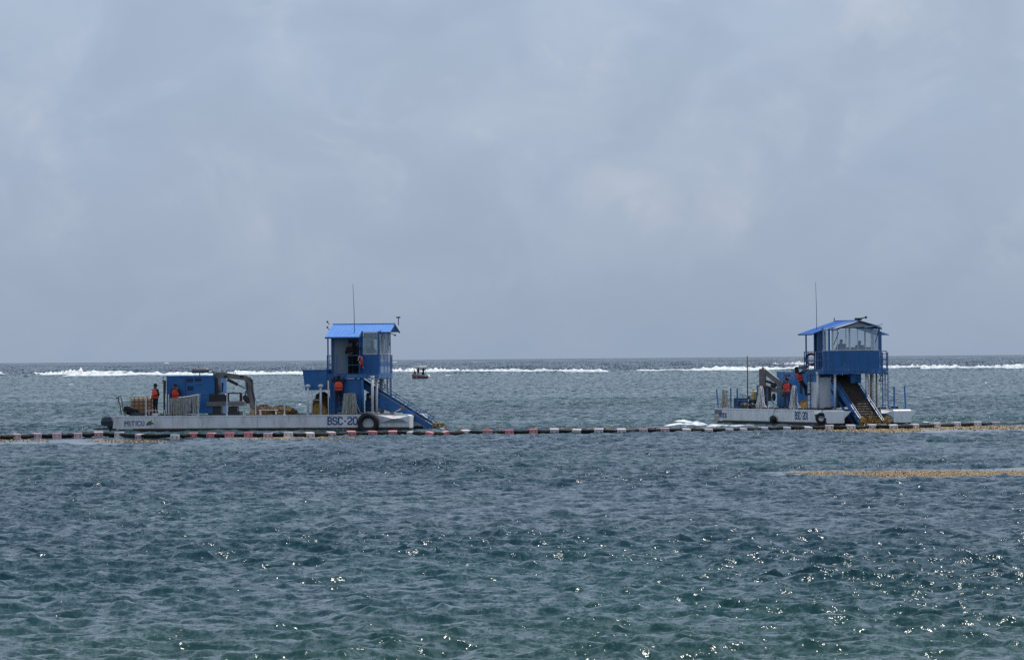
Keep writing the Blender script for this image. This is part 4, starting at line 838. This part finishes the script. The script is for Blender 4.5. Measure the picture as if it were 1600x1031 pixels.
# the wide curtain of rope between two stanchions
nm = mb(); sag = lambda t_: (t_ * 1.80 - .35, random.uniform(-.03, .03), 1.02 + .26 * max(0, (t_ - .25) / .75) ** 1.6)
strands(sag, lambda t_: (t_ * 1.80 - .38 + random.uniform(-.05, .05), random.uniform(-.12, .12), random.uniform(-.0, .08) if t_ < .55 else random.uniform(.05, .42)), 92, nm, rad=.017)
rope_thing('rope_curtain', 'long curtain of hanging rope strands slung between two white posts in front of a man', B1, -13.85, .16, nm, 'rope')
nt_ = mb().tube([(t_ * 1.85 - .1, 0, 1.04 + .27 * max(0, t_) ** 1.7) for t_ in np.linspace(.12, .78, 12)], .035, 8)
rope_thing('head_rope', 'pale sagging rope that carries the curtain of strands', B1, -13.85, .14, nt_, 'ropew')
m2 = mb(); strands(lambda t_: ((t_ - .5) * .62, random.uniform(-.06, .06), 1.17 + random.uniform(-.03, .02)), lambda t_: ((t_ - .5) * .92 + random.uniform(-.05, .05), random.uniform(-.16, .10), random.uniform(.0, .08)), 58, m2)
m2.tube([(-.34, 0, 1.19), (.34, 0, 1.22)], .03, 8).tube([(.33, 0, 1.2), (.42, 0, .6), (.62, 0, .12), (.95, -.05, .04), (2.0, -.02, .05), (2.6, 0, .10), (2.95, .3, .3)], .022, 6)
m2.tube([(-.7, -.02, .06), (-.4, -.1, .12), (-.1, -.05, .05)], .03, 6)
rope_thing('rope_mop', 'thick mop of pale rope hanging on the blue engine house of the left barge', B1, -3.57, .22, m2, 'rope')
def mop(Bg, x, y, top, label, wid=.30, n=34, mat_='ropew', tail=(.5, .3)):
    q = mb(); strands(lambda t_: ((t_ - .5) * wid, random.uniform(-.12, .12), top), lambda t_: ((t_ - .5) * wid * 1.7, random.uniform(-.26, .22), random.uniform(.0, .12)), n, q, rad=.026, wob=.06)
    q.tube([(-wid / 2, 0, top + .01), (wid / 2, .0, top + .02)], .06, 8).tube([(wid / 2, -.05, top), (wid * .7, 0, .5), (wid + .1, .2, .08), (wid + .3, .32, .03)], .03, 6)
    for i in range(7): q.blob((wid * .8 + random.uniform(-.1, .25), .2 + random.uniform(-.1, .15), random.uniform(.03, .14)), random.uniform(.04, .09), 6, 5, .3)
    rope_thing('rope_mop', label, Bg, x, y, q, mat_)
mop(B2, -16.35, .16, 1.10, 'weathered rope mop on the aftermost rail of the right barge', mat_='rope')
mop(B2, -10.45, .14, 1.30, 'pale rope mop hung by the crane foot of the right barge', n=44)
mop(B2, -5.25, .14, 1.34, 'pale rope mop hung near the ladder of the right barge', n=30)
def liferings():
    r = thing('lifebuoy', 'red lifebuoy hung by the doorway of the left wheelhouse', 'lifebuoy', B1.at(-2.93, .60, 3.97), -B1.p)
    mb().torus((0, 0, 0), (1, .28, .05), .30, .075, 28, 12).build('ring', M['ring'], r, True)
    mb().tube([(-.02, -.38, .02), (.06, -.2, -.25), (.16, -.05, -.33)], .02, 6).tube([(-.04, -.1, .36), (-.10, -.25, .3), (-.13, -.33, .1)], .015, 6).build('grab_line', M['ropew'], r)
    r = thing('lifebuoy', 'worn dark red lifebuoy hung on the rail of the right wheelhouse', 'lifebuoy', B2.at(-5.06, 1.18, 3.93), -B2.p)
    mb().torus((0, 0, 0), (1, -.25, 0), .32, .08, 28, 12).build('ring', M['ringdark'], r, True)
    mb().tube([(.05, -.3, -.2), (.06, 0, -.42), (.05, .3, -.3)], .02, 6).build('grab_line', M['ropew'], r)
liferings()

# ------------------------------------------------------------------ seaweed
def clump_mesh(nm, m, n, r_, flat=1.0):
    rnd = random.Random(hash(nm) % 999); q = mb()
    for i in range(n):
        a = rnd.uniform(0, 6.28); d = Vector((math.cos(a), math.sin(a), rnd.uniform(.0, .8) * flat)) * r_ * rnd.uniform(.4, 1); s_ = Vector((-math.sin(a), math.cos(a), rnd.uniform(-.5, .5))) * r_ * rnd.uniform(.12, .3); c = Vector((rnd.uniform(-.4, .4) * r_, rnd.uniform(-.4, .4) * r_, 0))
        q.add([c, c + d * .5 + s_, c + d, c + d * .5 - s_], [(0, 1, 2, 3)])
    return q
def heap(Bg, x, y, rx, ry, rz, label, m, z=DZ, seed=1):
    rnd = random.Random(seed); q = mb(); n1, n2 = 40, 14; vs = []; k = 0
    from mathutils import noise as ns
    for i in range(n2 + 1):
        ph = math.pi / 2 * i / n2
        for j in range(n1):
            a = 2 * math.pi * j / n1; p = Vector((math.cos(ph) * math.cos(a), math.cos(ph) * math.sin(a), math.sin(ph)))
            f = 1 + .16 * ns.noise(p * 3 + Vector((seed, 0, 0))) + .07 * ns.noise(p * 11)
            vs.append((p.x * rx * f, p.y * ry * f, p.z * rz * f))
    q.add(vs, [(i * n1 + j, i * n1 + (j + 1) % n1, (i + 1) * n1 + (j + 1) % n1, (i + 1) * n1 + j) for i in range(n2) for j in range(n1)])
    for i in range(260):
        a = rnd.uniform(0, 6.28); ph = rnd.uniform(.05, 1.5); p = Vector((math.cos(ph) * math.cos(a) * rx, math.cos(ph) * math.sin(a) * ry, math.sin(ph) * rz)); d = Vector((rnd.uniform(-1, 1), rnd.uniform(-1, 1), rnd.uniform(0, 1))).normalized() * .10; s_ = d.orthogonal().normalized() * .03
        q.add([p, p + d * .5 + s_, p + d, p + d * .5 - s_], [(0, 1, 2, 3)])
    o = q.build('seaweed_heap', M[m], smooth=False); o.location = Bg.at(x, y, z); o.rotation_euler = (0, 0, -Bg.p); tag(o, label, 'seaweed', 'heaps of harvested seaweed on the barges'); return o
heap(B1, -8.95, 1.6, .72, .8, .55, 'brown seaweed heap nearest the crane arm, left barge', 'weeddark', seed=2)
heap(B1, -7.85, 1.45, .98, .9, .50, 'broad brown seaweed heap, right one of two amid deck, left barge', 'weeddark', seed=5)
heap(B1, -5.45, 1.45, .62, .8, 1.28, 'tall dark seaweed pile under the blue hopper', 'weeddark', seed=8)
heap(B1, -5.42, .62, .50, .35, .62, 'golden fresh seaweed pile spilling behind the white bollards', 'weed', seed=11)
heap(B2, -5.6, 1.0, .4, .4, .5, 'golden seaweed pile beside the ladder foot, right barge', 'weed', seed=13)
q = mb(); rnd = random.Random(4)
for i in range(900):                                   # load on the lower end of the right conveyor
    x = 1.55 - abs(rnd.gauss(0, .55)); yy = rnd.uniform(1.66, 3.2); edge = (abs(yy - 2.43) / .75) ** 4
    p = Vector((x, yy, 2.82 - .615 * (x + 2.6) - .40 + rnd.uniform(0, .10 + .18 * edge) * (1 if x > .9 else .5)))
    d = Vector((rnd.uniform(-1, 1), rnd.uniform(-1, 1), rnd.uniform(-.2, 1))).normalized() * rnd.uniform(.08, .16); s_ = d.cross(Vector((rnd.uniform(-1, 1), 1, rnd.uniform(-1, 1)))).normalized() * .035
    q.add([p, p + d * .5 + s_, p + d, p + d * .5 - s_], [(0, 1, 2, 3)])
for yy in (1.62, 3.24):
    for i in range(60): a = rnd.uniform(0, 6.28); q.blob((1.42 + .24 * math.cos(a) * rnd.random(), yy + rnd.uniform(-.1, .1), .26 + .26 * math.sin(a) * rnd.random()), rnd.uniform(.05, .09), 6, 4, .4)
o = q.build('seaweed_load', M['weed']); o.location = B2.o; o.rotation_euler = (0, 0, -B2.p); tag(o, 'golden seaweed caught on the lower end of the right conveyor', 'seaweed', kind='stuff')
q = mb()
for i in range(200):
    x = rnd.uniform(-3.5, 1.0); yy = rnd.uniform(1.84, 3.0); p = Vector((x, yy, 2.82 - .615 * (x + 2.6) - .41)); d = Vector((rnd.uniform(-1, 1), rnd.uniform(-1, 1), rnd.uniform(0, .8))).normalized() * .12; s_ = d.orthogonal().normalized() * .03
    q.add([p, p + d * .5 + s_, p + d, p + d * .5 - s_], [(0, 1, 2, 3)])
for i in range(60):
    p = Vector((rnd.uniform(-3.7, -3.2), rnd.uniform(1.8, 3.1), 3.0 + rnd.uniform(-.15, .05))); d = Vector((rnd.uniform(-1, 1), rnd.uniform(-1, 1), rnd.uniform(0, 1))).normalized() * .14; s_ = d.orthogonal().normalized() * .05
    q.add([p, p + d * .5 + s_, p + d, p + d * .5 - s_], [(0, 1, 2, 3)])
o = q.build('seaweed_scraps', M['weeddark']); o.location = B2.o; o.rotation_euler = (0, 0, -B2.p); tag(o, 'dark seaweed scraps riding up the right conveyor belt', 'seaweed', kind='stuff')
q = mb()
for Bg_, cnt in ((B1, 22),):
    for yy in (1.7, 3.15):
        for i in range(cnt): q.blob((1.22 + rnd.uniform(-.16, .2), yy + rnd.uniform(-.1, .1), .22 + rnd.uniform(-.2, .2)), rnd.uniform(.04, .08), 6, 4, .4)
    for i in range(14): q.blob((-.85 + rnd.uniform(-.15, .15), 1.75, 1.28 + rnd.uniform(-.05, .08)), rnd.uniform(.04, .07), 6, 4, .4)
o = q.build('seaweed_load', M['ochre']); o.location = B1.o; o.rotation_euler = (0, 0, -B1.p); tag(o, 'ochre seaweed caught on the foot of the left conveyor', 'seaweed', kind='stuff')
q = mb()
for i in range(260):                                   # scraps along the edge of the left deck
    x = rnd.choice([rnd.uniform(-9.8, -4.7), rnd.uniform(-15, -13), rnd.uniform(-7.0, -6.2), rnd.uniform(-4.6, -2.9)]); q.blob((x, rnd.uniform(.05, .5), DZ + .02), (rnd.uniform(.03, .09), .05, rnd.uniform(.02, .06)), 6, 4, .4)
o = q.build('seaweed_scraps', M['weeddark']); o.location = B1.o; o.rotation_euler = (0, 0, -B1.p); tag(o, 'scraps of seaweed scattered along the deck edge of the left barge', 'seaweed', kind='stuff')
q = mb()
for i in range(200):
    x = rnd.choice([rnd.uniform(-4.8, -1.2), rnd.uniform(-12, -7)]); yo = rnd.choice([0, 0, 4.4]) if x > -4.8 else 0
    q.blob((x, yo + rnd.uniform(.1, .9), DZ + .03), (rnd.uniform(.05, .12), .07, rnd.uniform(.03, .09)), 6, 4, .4)
o = q.build('seaweed_scraps', M['tarp']); o.location = B2.o; o.rotation_euler = (0, 0, -B2.p); tag(o, 'dark scraps and lines scattered along the deck edges of the right barge', 'seaweed', kind='stuff')

# floating mats of sargassum: small clumps on the slick water
def mat_weed(name, label, cells, m, seed, size=(.05, .13), hgt_=.05):
    rnd = random.Random(seed); q = mb()
    for (px0, px1, py0, py1, cnt, taper) in cells:
        for i in range(cnt):
            u = rnd.random(); px = px0 + (px1 - px0) * u; hw = (py1 - py0) / 2 * (1 if not taper else min(1, u * taper) * min(1, (1 - u) * taper * 3)); py = (py0 + py1) / 2 + rnd.gauss(0, .45) * hw
            py -= 0
            p = onz(px, py + (800 - px) * 0, 0); c = Vector((p.x + rnd.gauss(0, .12), p.y, rnd.uniform(-.004, .018))); s_ = rnd.uniform(*size)
            for k in range(3):
                a = rnd.uniform(0, 6.28); d = Vector((math.cos(a), math.sin(a), rnd.uniform(.1, .9) * hgt_ / s_)) * s_; w_ = Vector((-math.sin(a), math.cos(a), .1)) * s_ * .35
                q.add([c - d * .3, c + d * .4 + w_, c + d, c + d * .4 - w_], [(0, 1, 2, 3)])
    o = q.build(name, M[m]); tag(o, label, 'seaweed', kind='stuff'); return o
mat_weed('floating_seaweed', 'long golden band of floating seaweed in the right foreground', [(1232, 1700, 734, 745, 9000, 7), (1340, 1700, 736, 748, 9000, 6), (1640, 2000, 736, 748, 5000, 0)], 'weedpale', 1, (.02, .07), .016)
mat_weed('floating_seaweed', 'golden floating seaweed drifting before the boom at the right barge', [(1225, 1440, 669.5, 677, 1500, 5), (1330, 1440, 669, 676, 1300, 4), (1420, 1600, 664.5, 672, 1300, 5), (1560, 1800, 662, 672, 600, 0), (1440, 1585, 665, 668.5, 1000, 4)], 'weedpale', 2, (.05, .16), .04)
mat_weed('floating_seaweed', 'golden floating seaweed drifting before the boom at the left barge', [(415, 575, 682, 688.5, 1600, 4), (-120, 75, 686, 691, 300, 0), (135, 255, 687.5, 691.5, 190, 4), (335, 430, 684, 688, 420, 4)], 'weedpale', 3, (.05, .16), .04)
mat_weed('floating_seaweed', 'seaweed gathered along the far side of the boom between the barges', [(655, 1115, 668.2, 671.2, 1500, 0), (186, 290, 678.5, 682, 160, 3)], 'weed', 5, (.08, .16), .09)
mat_weed('floating_seaweed', 'sparse pinkish scraps of seaweed drifting in the left foreground water', [(205, 285, 742, 750, 110, 3), (235, 300, 738, 744, 60, 3), (0, 25, 705, 707, 30, 3)], 'weedpale', 6, (.05, .09), .03)

# ------------------------------------------------------------------ floating boom
bm = thing('floating_boom', 'long floating barrier of dark tubes and pink and white floats in front of both barges', 'floating barrier', (0, 0, 0))
FL = [(-73, 684, 'p'), (-41, 683, 'p'), (-8, 682, 'p'), (24, 681, 'pp'), (57, 680, 'pp'), (88, 679.6, 'pp'), (120.5, 679, 'pp'), (154, 678.4, 'pp'), (186.6, 678.3, 'w'), (218.7, 679.6, 'pl'), (274, 680.2, 'wl'), (302.4, 679.4, 'p'), (330.4, 679.6, 'p'), (358.6, 679.6, 'p'), (388.4, 679.2, 'p'),
      (419.4, 679.2, 'pp'), (450.4, 679, 'w'), (483.5, 678.5, 'w'), (516.8, 677.6, 'pp'), (548.8, 677, 'p'), (581.6, 676.6, 'p'), (613.4, 676, 'p'), (643.4, 676, 'wl'), (672.4, 677.2, 'pt'), (694, 676.6, 'pu'), (727, 675, 'w'), (762, 675, 'p'), (794.7, 674.6, 'p'), (832, 674.0, 'p'), (866, 673.4, 'w'), (901.4, 673.4, 'w'), (935.7, 673.2, 'w'), (970.7, 673, 'w'), (1004, 672.4, 'pp'), (1038.3, 672, 'pp'), (1071.9, 671.6, 'wl'), (1105.7, 671.0, 'wl'), (1138, 670.4, 'wl'), (1159.4, 670, 'wl'), (1192, 669, 'wl'), (1227.7, 668.2, 'wl'), (1261.5, 667.6, 'wl'), (1295.6, 667, 'w'), (1328.9, 667, 'w'), (1362.2, 666, 'w'), (1395.4, 666, 'w'), (1428.5, 665, 'w'), (1461.8, 664, 'w'), (1493.8, 663, 'w'), (1525.8, 662.4, 'w'), (1556, 661.8, 'wp')]
tail_ = [(1600, 661.6), (1650, 661.8), (1720, 662)]
fmesh = {}
def float_mesh(mn):
    if mn not in fmesh:
        f = mb().bbox(-.245, .245, -.16, .16, -.15, .15, .022); fmesh[mn] = f
    return fmesh[mn]
bolt = None; prevp = None; first = {}
def tube_sec(a, b, sag=.0):
    d = b - a; n = 5; pts = [a + d * (i / n) + Vector((0, 0, -sag * math.sin(math.pi * i / n) + random.uniform(-.012, .012))) for i in range(n + 1)]
    rr = [.112 * random.uniform(.93, 1.10) for _ in pts]; rr[0] = rr[-1] = .085
    return mb().tube(pts, rr, 9).build('tube', M['tube'], bm, True)
for i, (px, py, kd) in enumerate(FL):
    c = onz(px, py, .14)
    nx = onz(*FL[i + 1][:2], .10) if i + 1 < len(FL) else onz(*tail_[0], .10); pv = onz(*FL[i - 1][:2], .10) if i else c - (nx - c)
    ang = math.atan2(nx.y - pv.y, nx.x - pv.x); mn = {'p': 'pink', 'pp': 'palepink', 'w': 'floatw', 'pl': 'palepink', 'wl': 'floatw', 'pt': 'pink', 'pu': 'pink', 'wp': 'palepink'}[kd]
    z = .12 + random.uniform(-.025, .02) + (-.07 if kd in ('pl', 'wl') else 0) + (-.05 if kd in ('pt', 'pu') else 0)
    if mn not in first: f = float_mesh(mn).build('float_block', M[mn], bm); first[mn] = f
    else: f = twin(first[mn], bm)
    f.location = (c.x, c.y, z); ty_ = {'pt': R(9), 'pu': R(-12), 'wl': R(3)}.get(kd, R(random.uniform(-2.5, 2.5)))
    f.rotation_euler = (R(random.uniform(-6, 10)), ty_, ang * .6)
    f['label'] = {'pink': 'pink float block', 'palepink': 'faded pink float block', 'floatw': 'white float block'}[mn]
    for k in (-1, 1):
        if bolt is None: bolt = mb().tube([(0, -.18, 0), (0, -.158, 0)], .030, 8).build('bolt', M['blackmetal'], f, loc=(.125 * k, 0, .0))
        else: twin(bolt, f, loc=(.125 * k, 0, 0))
    e = Vector((math.cos(ang), math.sin(ang), 0)) * .20
    zc = Vector((c.x, c.y, .12 + random.uniform(-.02, .02)))
    if prevp is not None: tube_sec(prevp, zc - e, .02)
    prevp = zc + e
for px, py in tail_:
    c = onz(px, py, .06); tube_sec(prevp, Vector((c.x, c.y, .04 if px < 1640 else .08)), .05); prevp = Vector((c.x, c.y, .04))

# ------------------------------------------------------------------ people on the barges
yaw1, yaw2 = -B1.p, -B2.p
def P1(x, y, z=DZ): return B1.at(x, y, z)
person('person in black wide hat and red life vest standing beside the caged liquid tank', P1(-15.22, .75), yaw1 + R(-38), dict(eR=(.27, .03, 1.16), wR=(.10, -.20, 1.12), eL=(-.27, .03, 1.15), wL=(-.17, -.15, .98)), vest='vest', hat='brim', group='crew in orange life vests')
person('person in red life vest standing behind the long rope curtain, hand near the face', P1(-13.98, .62), yaw1 + R(8), dict(eR=(.27, -.04, 1.18), wR=(.13, -.19, 1.44), eL=(-.28, .03, 1.15), wL=(-.22, -.12, .92), head=(.0, -.04, 1.59)), vest='vestred', hat='cap', group='crew in orange life vests')
C_ = person('person in bright orange life vest seen from behind climbing the left tower', P1(-4.22, .30, 1.33), yaw1 + R(186), dict(eR=(.33, -.18, 1.52), wR=(.22, -.32, 1.75), eL=(-.34, -.22, 1.48), wL=(-.30, -.36, 1.68), kR=(.10, -.06, .50), aR=(.07, .12, .12), tR=(.07, -.04, .06), kL=(-.10, -.22, .62), aL=(-.10, -.04, .28), tL=(-.10, -.2, .26)), vest='vest', hat='flap', group='crew in orange life vests')
person('person in dark clothes standing in the wheelhouse doorway of the left tower, arms folded', P1(-3.62, .95, 3.325), yaw1 + R(5), BENT, top='clothblack', legs='clothblack', group='people at the left wheelhouse doorway', scale=1.03, wide=1.08)
person('person in black leaning with raised arm at the right edge of the left tower doorway', P1(-3.22, 1.02, 3.325), yaw1 + R(-30), dict(eR=(.26, -.2, 1.36), wR=(.16, -.18, 1.62), eL=(-.27, .02, 1.14)), top='clothblack', legs='clothblack', group='people at the left wheelhouse doorway', scale=1.04)
person('person seated at the controls in the left wheelhouse, seen through the window', P1(-2.62, 2.15, 3.86), yaw1 + R(95), dict(eL=(-.22, -.22, .72), wL=(-.10, -.42, .74), eR=(.24, -.1, .70), wR=(.12, -.35, .74)), top='clothblack', legs='clothblack', seat=True)
person('person with black cap and red life vest standing before the bright blue housing', B2.at(-8.3, .95), yaw2 + R(50), dict(eR=(.29, -.02, 1.18), wR=(.18, -.20, 1.10), eL=(-.29, .0, 1.18), wL=(-.14, -.22, 1.12)), vest='vestred', hat='cap', legs='clothnavy', group='crew in orange life vests')
person('person in red life vest climbing the ladder of the right tower', B2.at(-4.12, .48, 1.72), yaw2 + R(176), dict(eR=(.26, -.26, 1.36), wR=(.12, -.44, 1.46), eL=(-.26, -.24, 1.34), wL=(-.16, -.46, 1.40), kR=(.10, -.1, .48), aR=(.10, -.02, .10), tR=(.10, -.18, .06), kL=(-.10, -.16, .52), aL=(-.10, -.0, .13), tL=(-.10, -.2, .09)), vest='vestred', hat='flap', lean=(-21, 0), group='crew in orange life vests')
person('person in dark green shirt seated left in the right wheelhouse', B2.at(-2.72, 2.12, 3.74), yaw2 + R(20), dict(eL=(-.42, -.02, .72), wL=(-.3, -.3, .6), eR=(.38, -.02, .72), sL=(-.26, 0, .97), sR=(.26, 0, .97)), top='clothgreen', legs='clothblack', seat=True, wide=1.45, group='people seated in the right wheelhouse')
person('person in tan shirt and dark waistcoat seated right in the right wheelhouse', B2.at(-2.60, 3.25, 3.66), yaw2 + R(25), dict(eL=(-.36, -.02, .70), wL=(-.2, -.3, .6), sL=(-.24, 0, .97), sR=(.24, 0, .97)), top='clothtan', legs='clothblack', hair='hairgrey', seat=True, group='people seated in the right wheelhouse')
for x, y, z, lbl in ((-2.72, 2.12, 3.74, 'left seat in the right wheelhouse'), (-2.60, 3.25, 3.66, 'right seat in the right wheelhouse')):
    s_ = thing('stool', 'grey padded seat under a person, ' + lbl, 'seat', B2.at(x, y, 3.325), yaw2)
    hh = z + .32 - 3.325; mb().bbox(-.22, .22, -.22, .22, hh, hh + .07, .03).build('cushion', M['steel'], s_); mb().tube([(0, 0, 0), (0, 0, hh)], .04, 8).tube([(0, 0, 0), (0, 0, .03)], .2, 12).build('pedestal', M['blackmetal'], s_)
s_ = thing('stool', 'black seat at the controls of the left wheelhouse', 'seat', P1(-2.62, 2.15, 3.325), yaw1)
mb().bbox(-.22, .22, -.22, .22, .84, .91, .03).bbox(-.26, -.18, -.2, .2, .92, 1.45, .03).build('cushion', M['blackmetal'], s_); mb().tube([(0, 0, 0), (0, 0, .84)], .04, 8).tube([(0, 0, 0), (0, 0, .03)], .2, 12).build('pedestal', M['blackmetal'], s_)

# ------------------------------------------------------------------ the small boat far out
bo_ = onz(655, 591.5); br = thing('motor_boat', 'small open motor boat with white canopy and several people near the reef', 'boat', bo_, R(226))
secs = [(-2.0, .85, .55, .0), (-1.0, .95, .6, -.05), (.4, .92, .68, -.05), (1.4, .62, .82, .05), (2.1, .05, 1.0, .35)]; vs = []; n = 9
for x, wd, hg, kl in secs:
    for j in range(n): t_ = -1 + 2 * j / (n - 1); vs.append((x, wd * math.sin(t_ * math.pi / 2), kl - .25 + (hg - kl + .25) * abs(t_) ** 1.8))
hu = mb().add(vs, [(i * n + j, i * n + j + 1, (i + 1) * n + j + 1, (i + 1) * n + j) for i in range(4) for j in range(n - 1)] + [tuple(range(n))]).box(-1.9, 1.3, -.7, .7, .49, .55)
hu = hu.build('hull', M['boatred'], br, True); mb().tube([(-2, .86, .56), (-1, .96, .61), (.4, .93, .69), (1.4, .63, .83), (2.1, .05, 1.0), (1.4, -.63, .83), (.4, -.93, .69), (-1, -.96, .61), (-2, -.86, .56)], .05, 6).build('gunwale', M['white'], hu)
mb().bbox(-1.6, 1.0, -1.0, 1.0, 2.38, 2.66, .1).build('canopy', M['white'], br)
for x in (-1.3, .75):
    for y in (-.75, .75): mb().tube([(x, y, .5), (x, y, 2.42)], .045, 6).build('canopy_pole', M['blackmetal'], br)
mb().bbox(-2.45, -2.05, -.2, .2, .2, 1.0, .05).build('engine', M['white'], br)
def BP(x, y, z=.55): return bo_ + Matrix.Rotation(R(226), 3, 'Z') @ Vector((x, y, z))
person('person in maroon standing left under the canopy of the far boat', BP(.45, .15), R(10), dict(), top='clothred', voxel=.022)
person('person in black standing right at the stern of the far boat', BP(-1.1, .2), R(-20), BENT, top='clothblack', voxel=.022)
person('person in dark clothes seated right of the middle in the far boat', BP(-.75, .45, .4), R(30), {}, top='clothblack', seat=True, voxel=.022)
person('person in pale red seated at the bow of the far boat', BP(1.2, -.1, .45), R(-10), {}, top='clothred', seat=True, voxel=.022)
# benches in the boat
for x in (1.2, -.75): mb().box(x - .2, x + .2, -.6, .6, .27, .86).build('thwart', M['white'], br)

# ------------------------------------------------------------------ surf on the reef and wakes
from mathutils import noise as MN
def surf(q, px0, px1, pyb0, pyb1, h0, h1, depth=18, step=.8, ragged=.5, taper=1.0, seed=0):
    a = onz(px0, pyb0); b = onz(px1, pyb1); L = (b - a).length; n = max(6, int(L / step)); rows = 9; vs = []
    for i in range(n + 1):
        u = i / n; p = a + (b - a) * u; env = min(1, u * taper * 8) * min(1, (1 - u) * taper * 8); s = u * L
        big_ = .72 + .5 * MN.noise(Vector((s * .035, seed, 0))) + .25 * MN.noise(Vector((s * .13, seed, 3)))
        for j in range(rows):
            w_ = j / (rows - 1); prof = max(0, math.sin(math.pi * min(1, w_ * 1.0))) ** .8
            rg = 1 + ragged * MN.noise(Vector((s * .55, w_ * 5, seed + 7))) + ragged * .6 * MN.noise(Vector((s * 1.7, w_ * 9, seed)))
            hz = (h0 + (h1 - h0) * u) * big_ * prof * env * rg
            vs.append((p.x, p.y + w_ * depth * (.7 + .3 * big_) + 3 * MN.noise(Vector((s * .04, 5, seed))) + .4 * MN.noise(Vector((s * 1.1, w_ * 4, 1))), max(-.25, hz) - .06))
    q.add(vs, [(i * rows + j, (i + 1) * rows + j, (i + 1) * rows + j + 1, i * rows + j + 1) for i in range(n) for j in range(rows - 1)])
q = mb()
surf(q, -200, 20, 588.6, 588.2, 1.5, 1.4, 20, ragged=.9, seed=1); surf(q, 38, 130, 588, 588, 1.5, 1.6, 40, ragged=.9, seed=2); surf(q, 80, 500, 588.6, 585.6, 1.2, 1.2, 50, ragged=1.0, seed=3, taper=2); surf(q, 85, 210, 585.5, 584.5, 1.5, 1.1, 60, seed=4)
surf(q, 280, 400, 583.8, 583, 1.1, 1.0, 40, seed=5); surf(q, 560, 720, 583.6, 583.6, 1.9, 1.3, 70, seed=6, taper=1.5); surf(q, 600, 690, 580, 579, 1.3, .6, 70, seed=16); surf(q, 660, 960, 583, 581.8, 1.4, 1.3, 16, seed=7, taper=2)
surf(q, 985, 1115, 580.8, 580, .9, 1.1, 14, seed=8); surf(q, 1090, 1300, 580.2, 578.6, 1.7, 1.5, 45, seed=9, taper=2); surf(q, 1190, 1275, 575.5, 574, 1.3, 1.9, 80, seed=10, ragged=1.3)
surf(q, 1350, 1800, 577.2, 575.8, 1.4, 1.3, 36, ragged=.8, seed=11, taper=2)
o = q.build('surf', M['foam'], smooth=True); o['kind'] = 'stuff'; o['label'] = 'white surf breaking in a line along the distant reef'
q = mb()
surf(q, 1030, 1122, 667.4, 666.7, .17, .26, 9, .10, 2.2, .6, seed=21); surf(q, 1050, 1100, 662, 661, .16, .16, 8, .12, 1.8, 1.2, seed=22); surf(q, 1100, 1190, 667.2, 666.8, .22, .15, 3, .12, .7, seed=23); surf(q, 1398, 1500, 662.8, 660.6, .18, .08, 6, .12, .7, 1.2, seed=24)
surf(q, 659, 672, 589, 588, .9, .5, 8, .15, 1.2, 1, seed=31)
surf(q, 100, 262, 681.8, 681.4, .10, .07, 1.5, .12, .4, seed=25)
o = q.build('wake_foam', M['foam'], smooth=True); o['kind'] = 'stuff'; o['label'] = 'white churned foam beside the right barge and along the boom'
q = mb(); rnd = random.Random(9)
for px, py in [(1019, 569.5), (195, 660), (228, 659.5), (1034, 637), (1045, 660), (955, 661), (700, 586), (842, 612), (893, 635), (583, 562), (1130, 571), (455, 601), (365, 571), (260, 567.8), (520, 566), (742, 566), (1500, 560), (1572, 562), (1300, 563), (1448, 640), (1490, 618), (1540, 598), (60, 640), (110, 601), (760, 640), (905, 590), (615, 566), (170, 576), (986, 644)]:
    w_ = rnd.uniform(2.5, 6); c = onz(px, py)
    sc_ = c.y / F
    surf(q, px - w_, px + w_, py + .3, py, .8 * sc_ * 1.4, .8 * sc_ * 1.4, 1.2 * sc_ * 12, w_ * sc_ / 3.5, .9, 1, seed=rnd.randint(0, 99))
o = q.build('whitecaps', M['foam'], smooth=True); o['kind'] = 'stuff'; o['label'] = 'scattered small whitecaps on the lagoon and open sea'
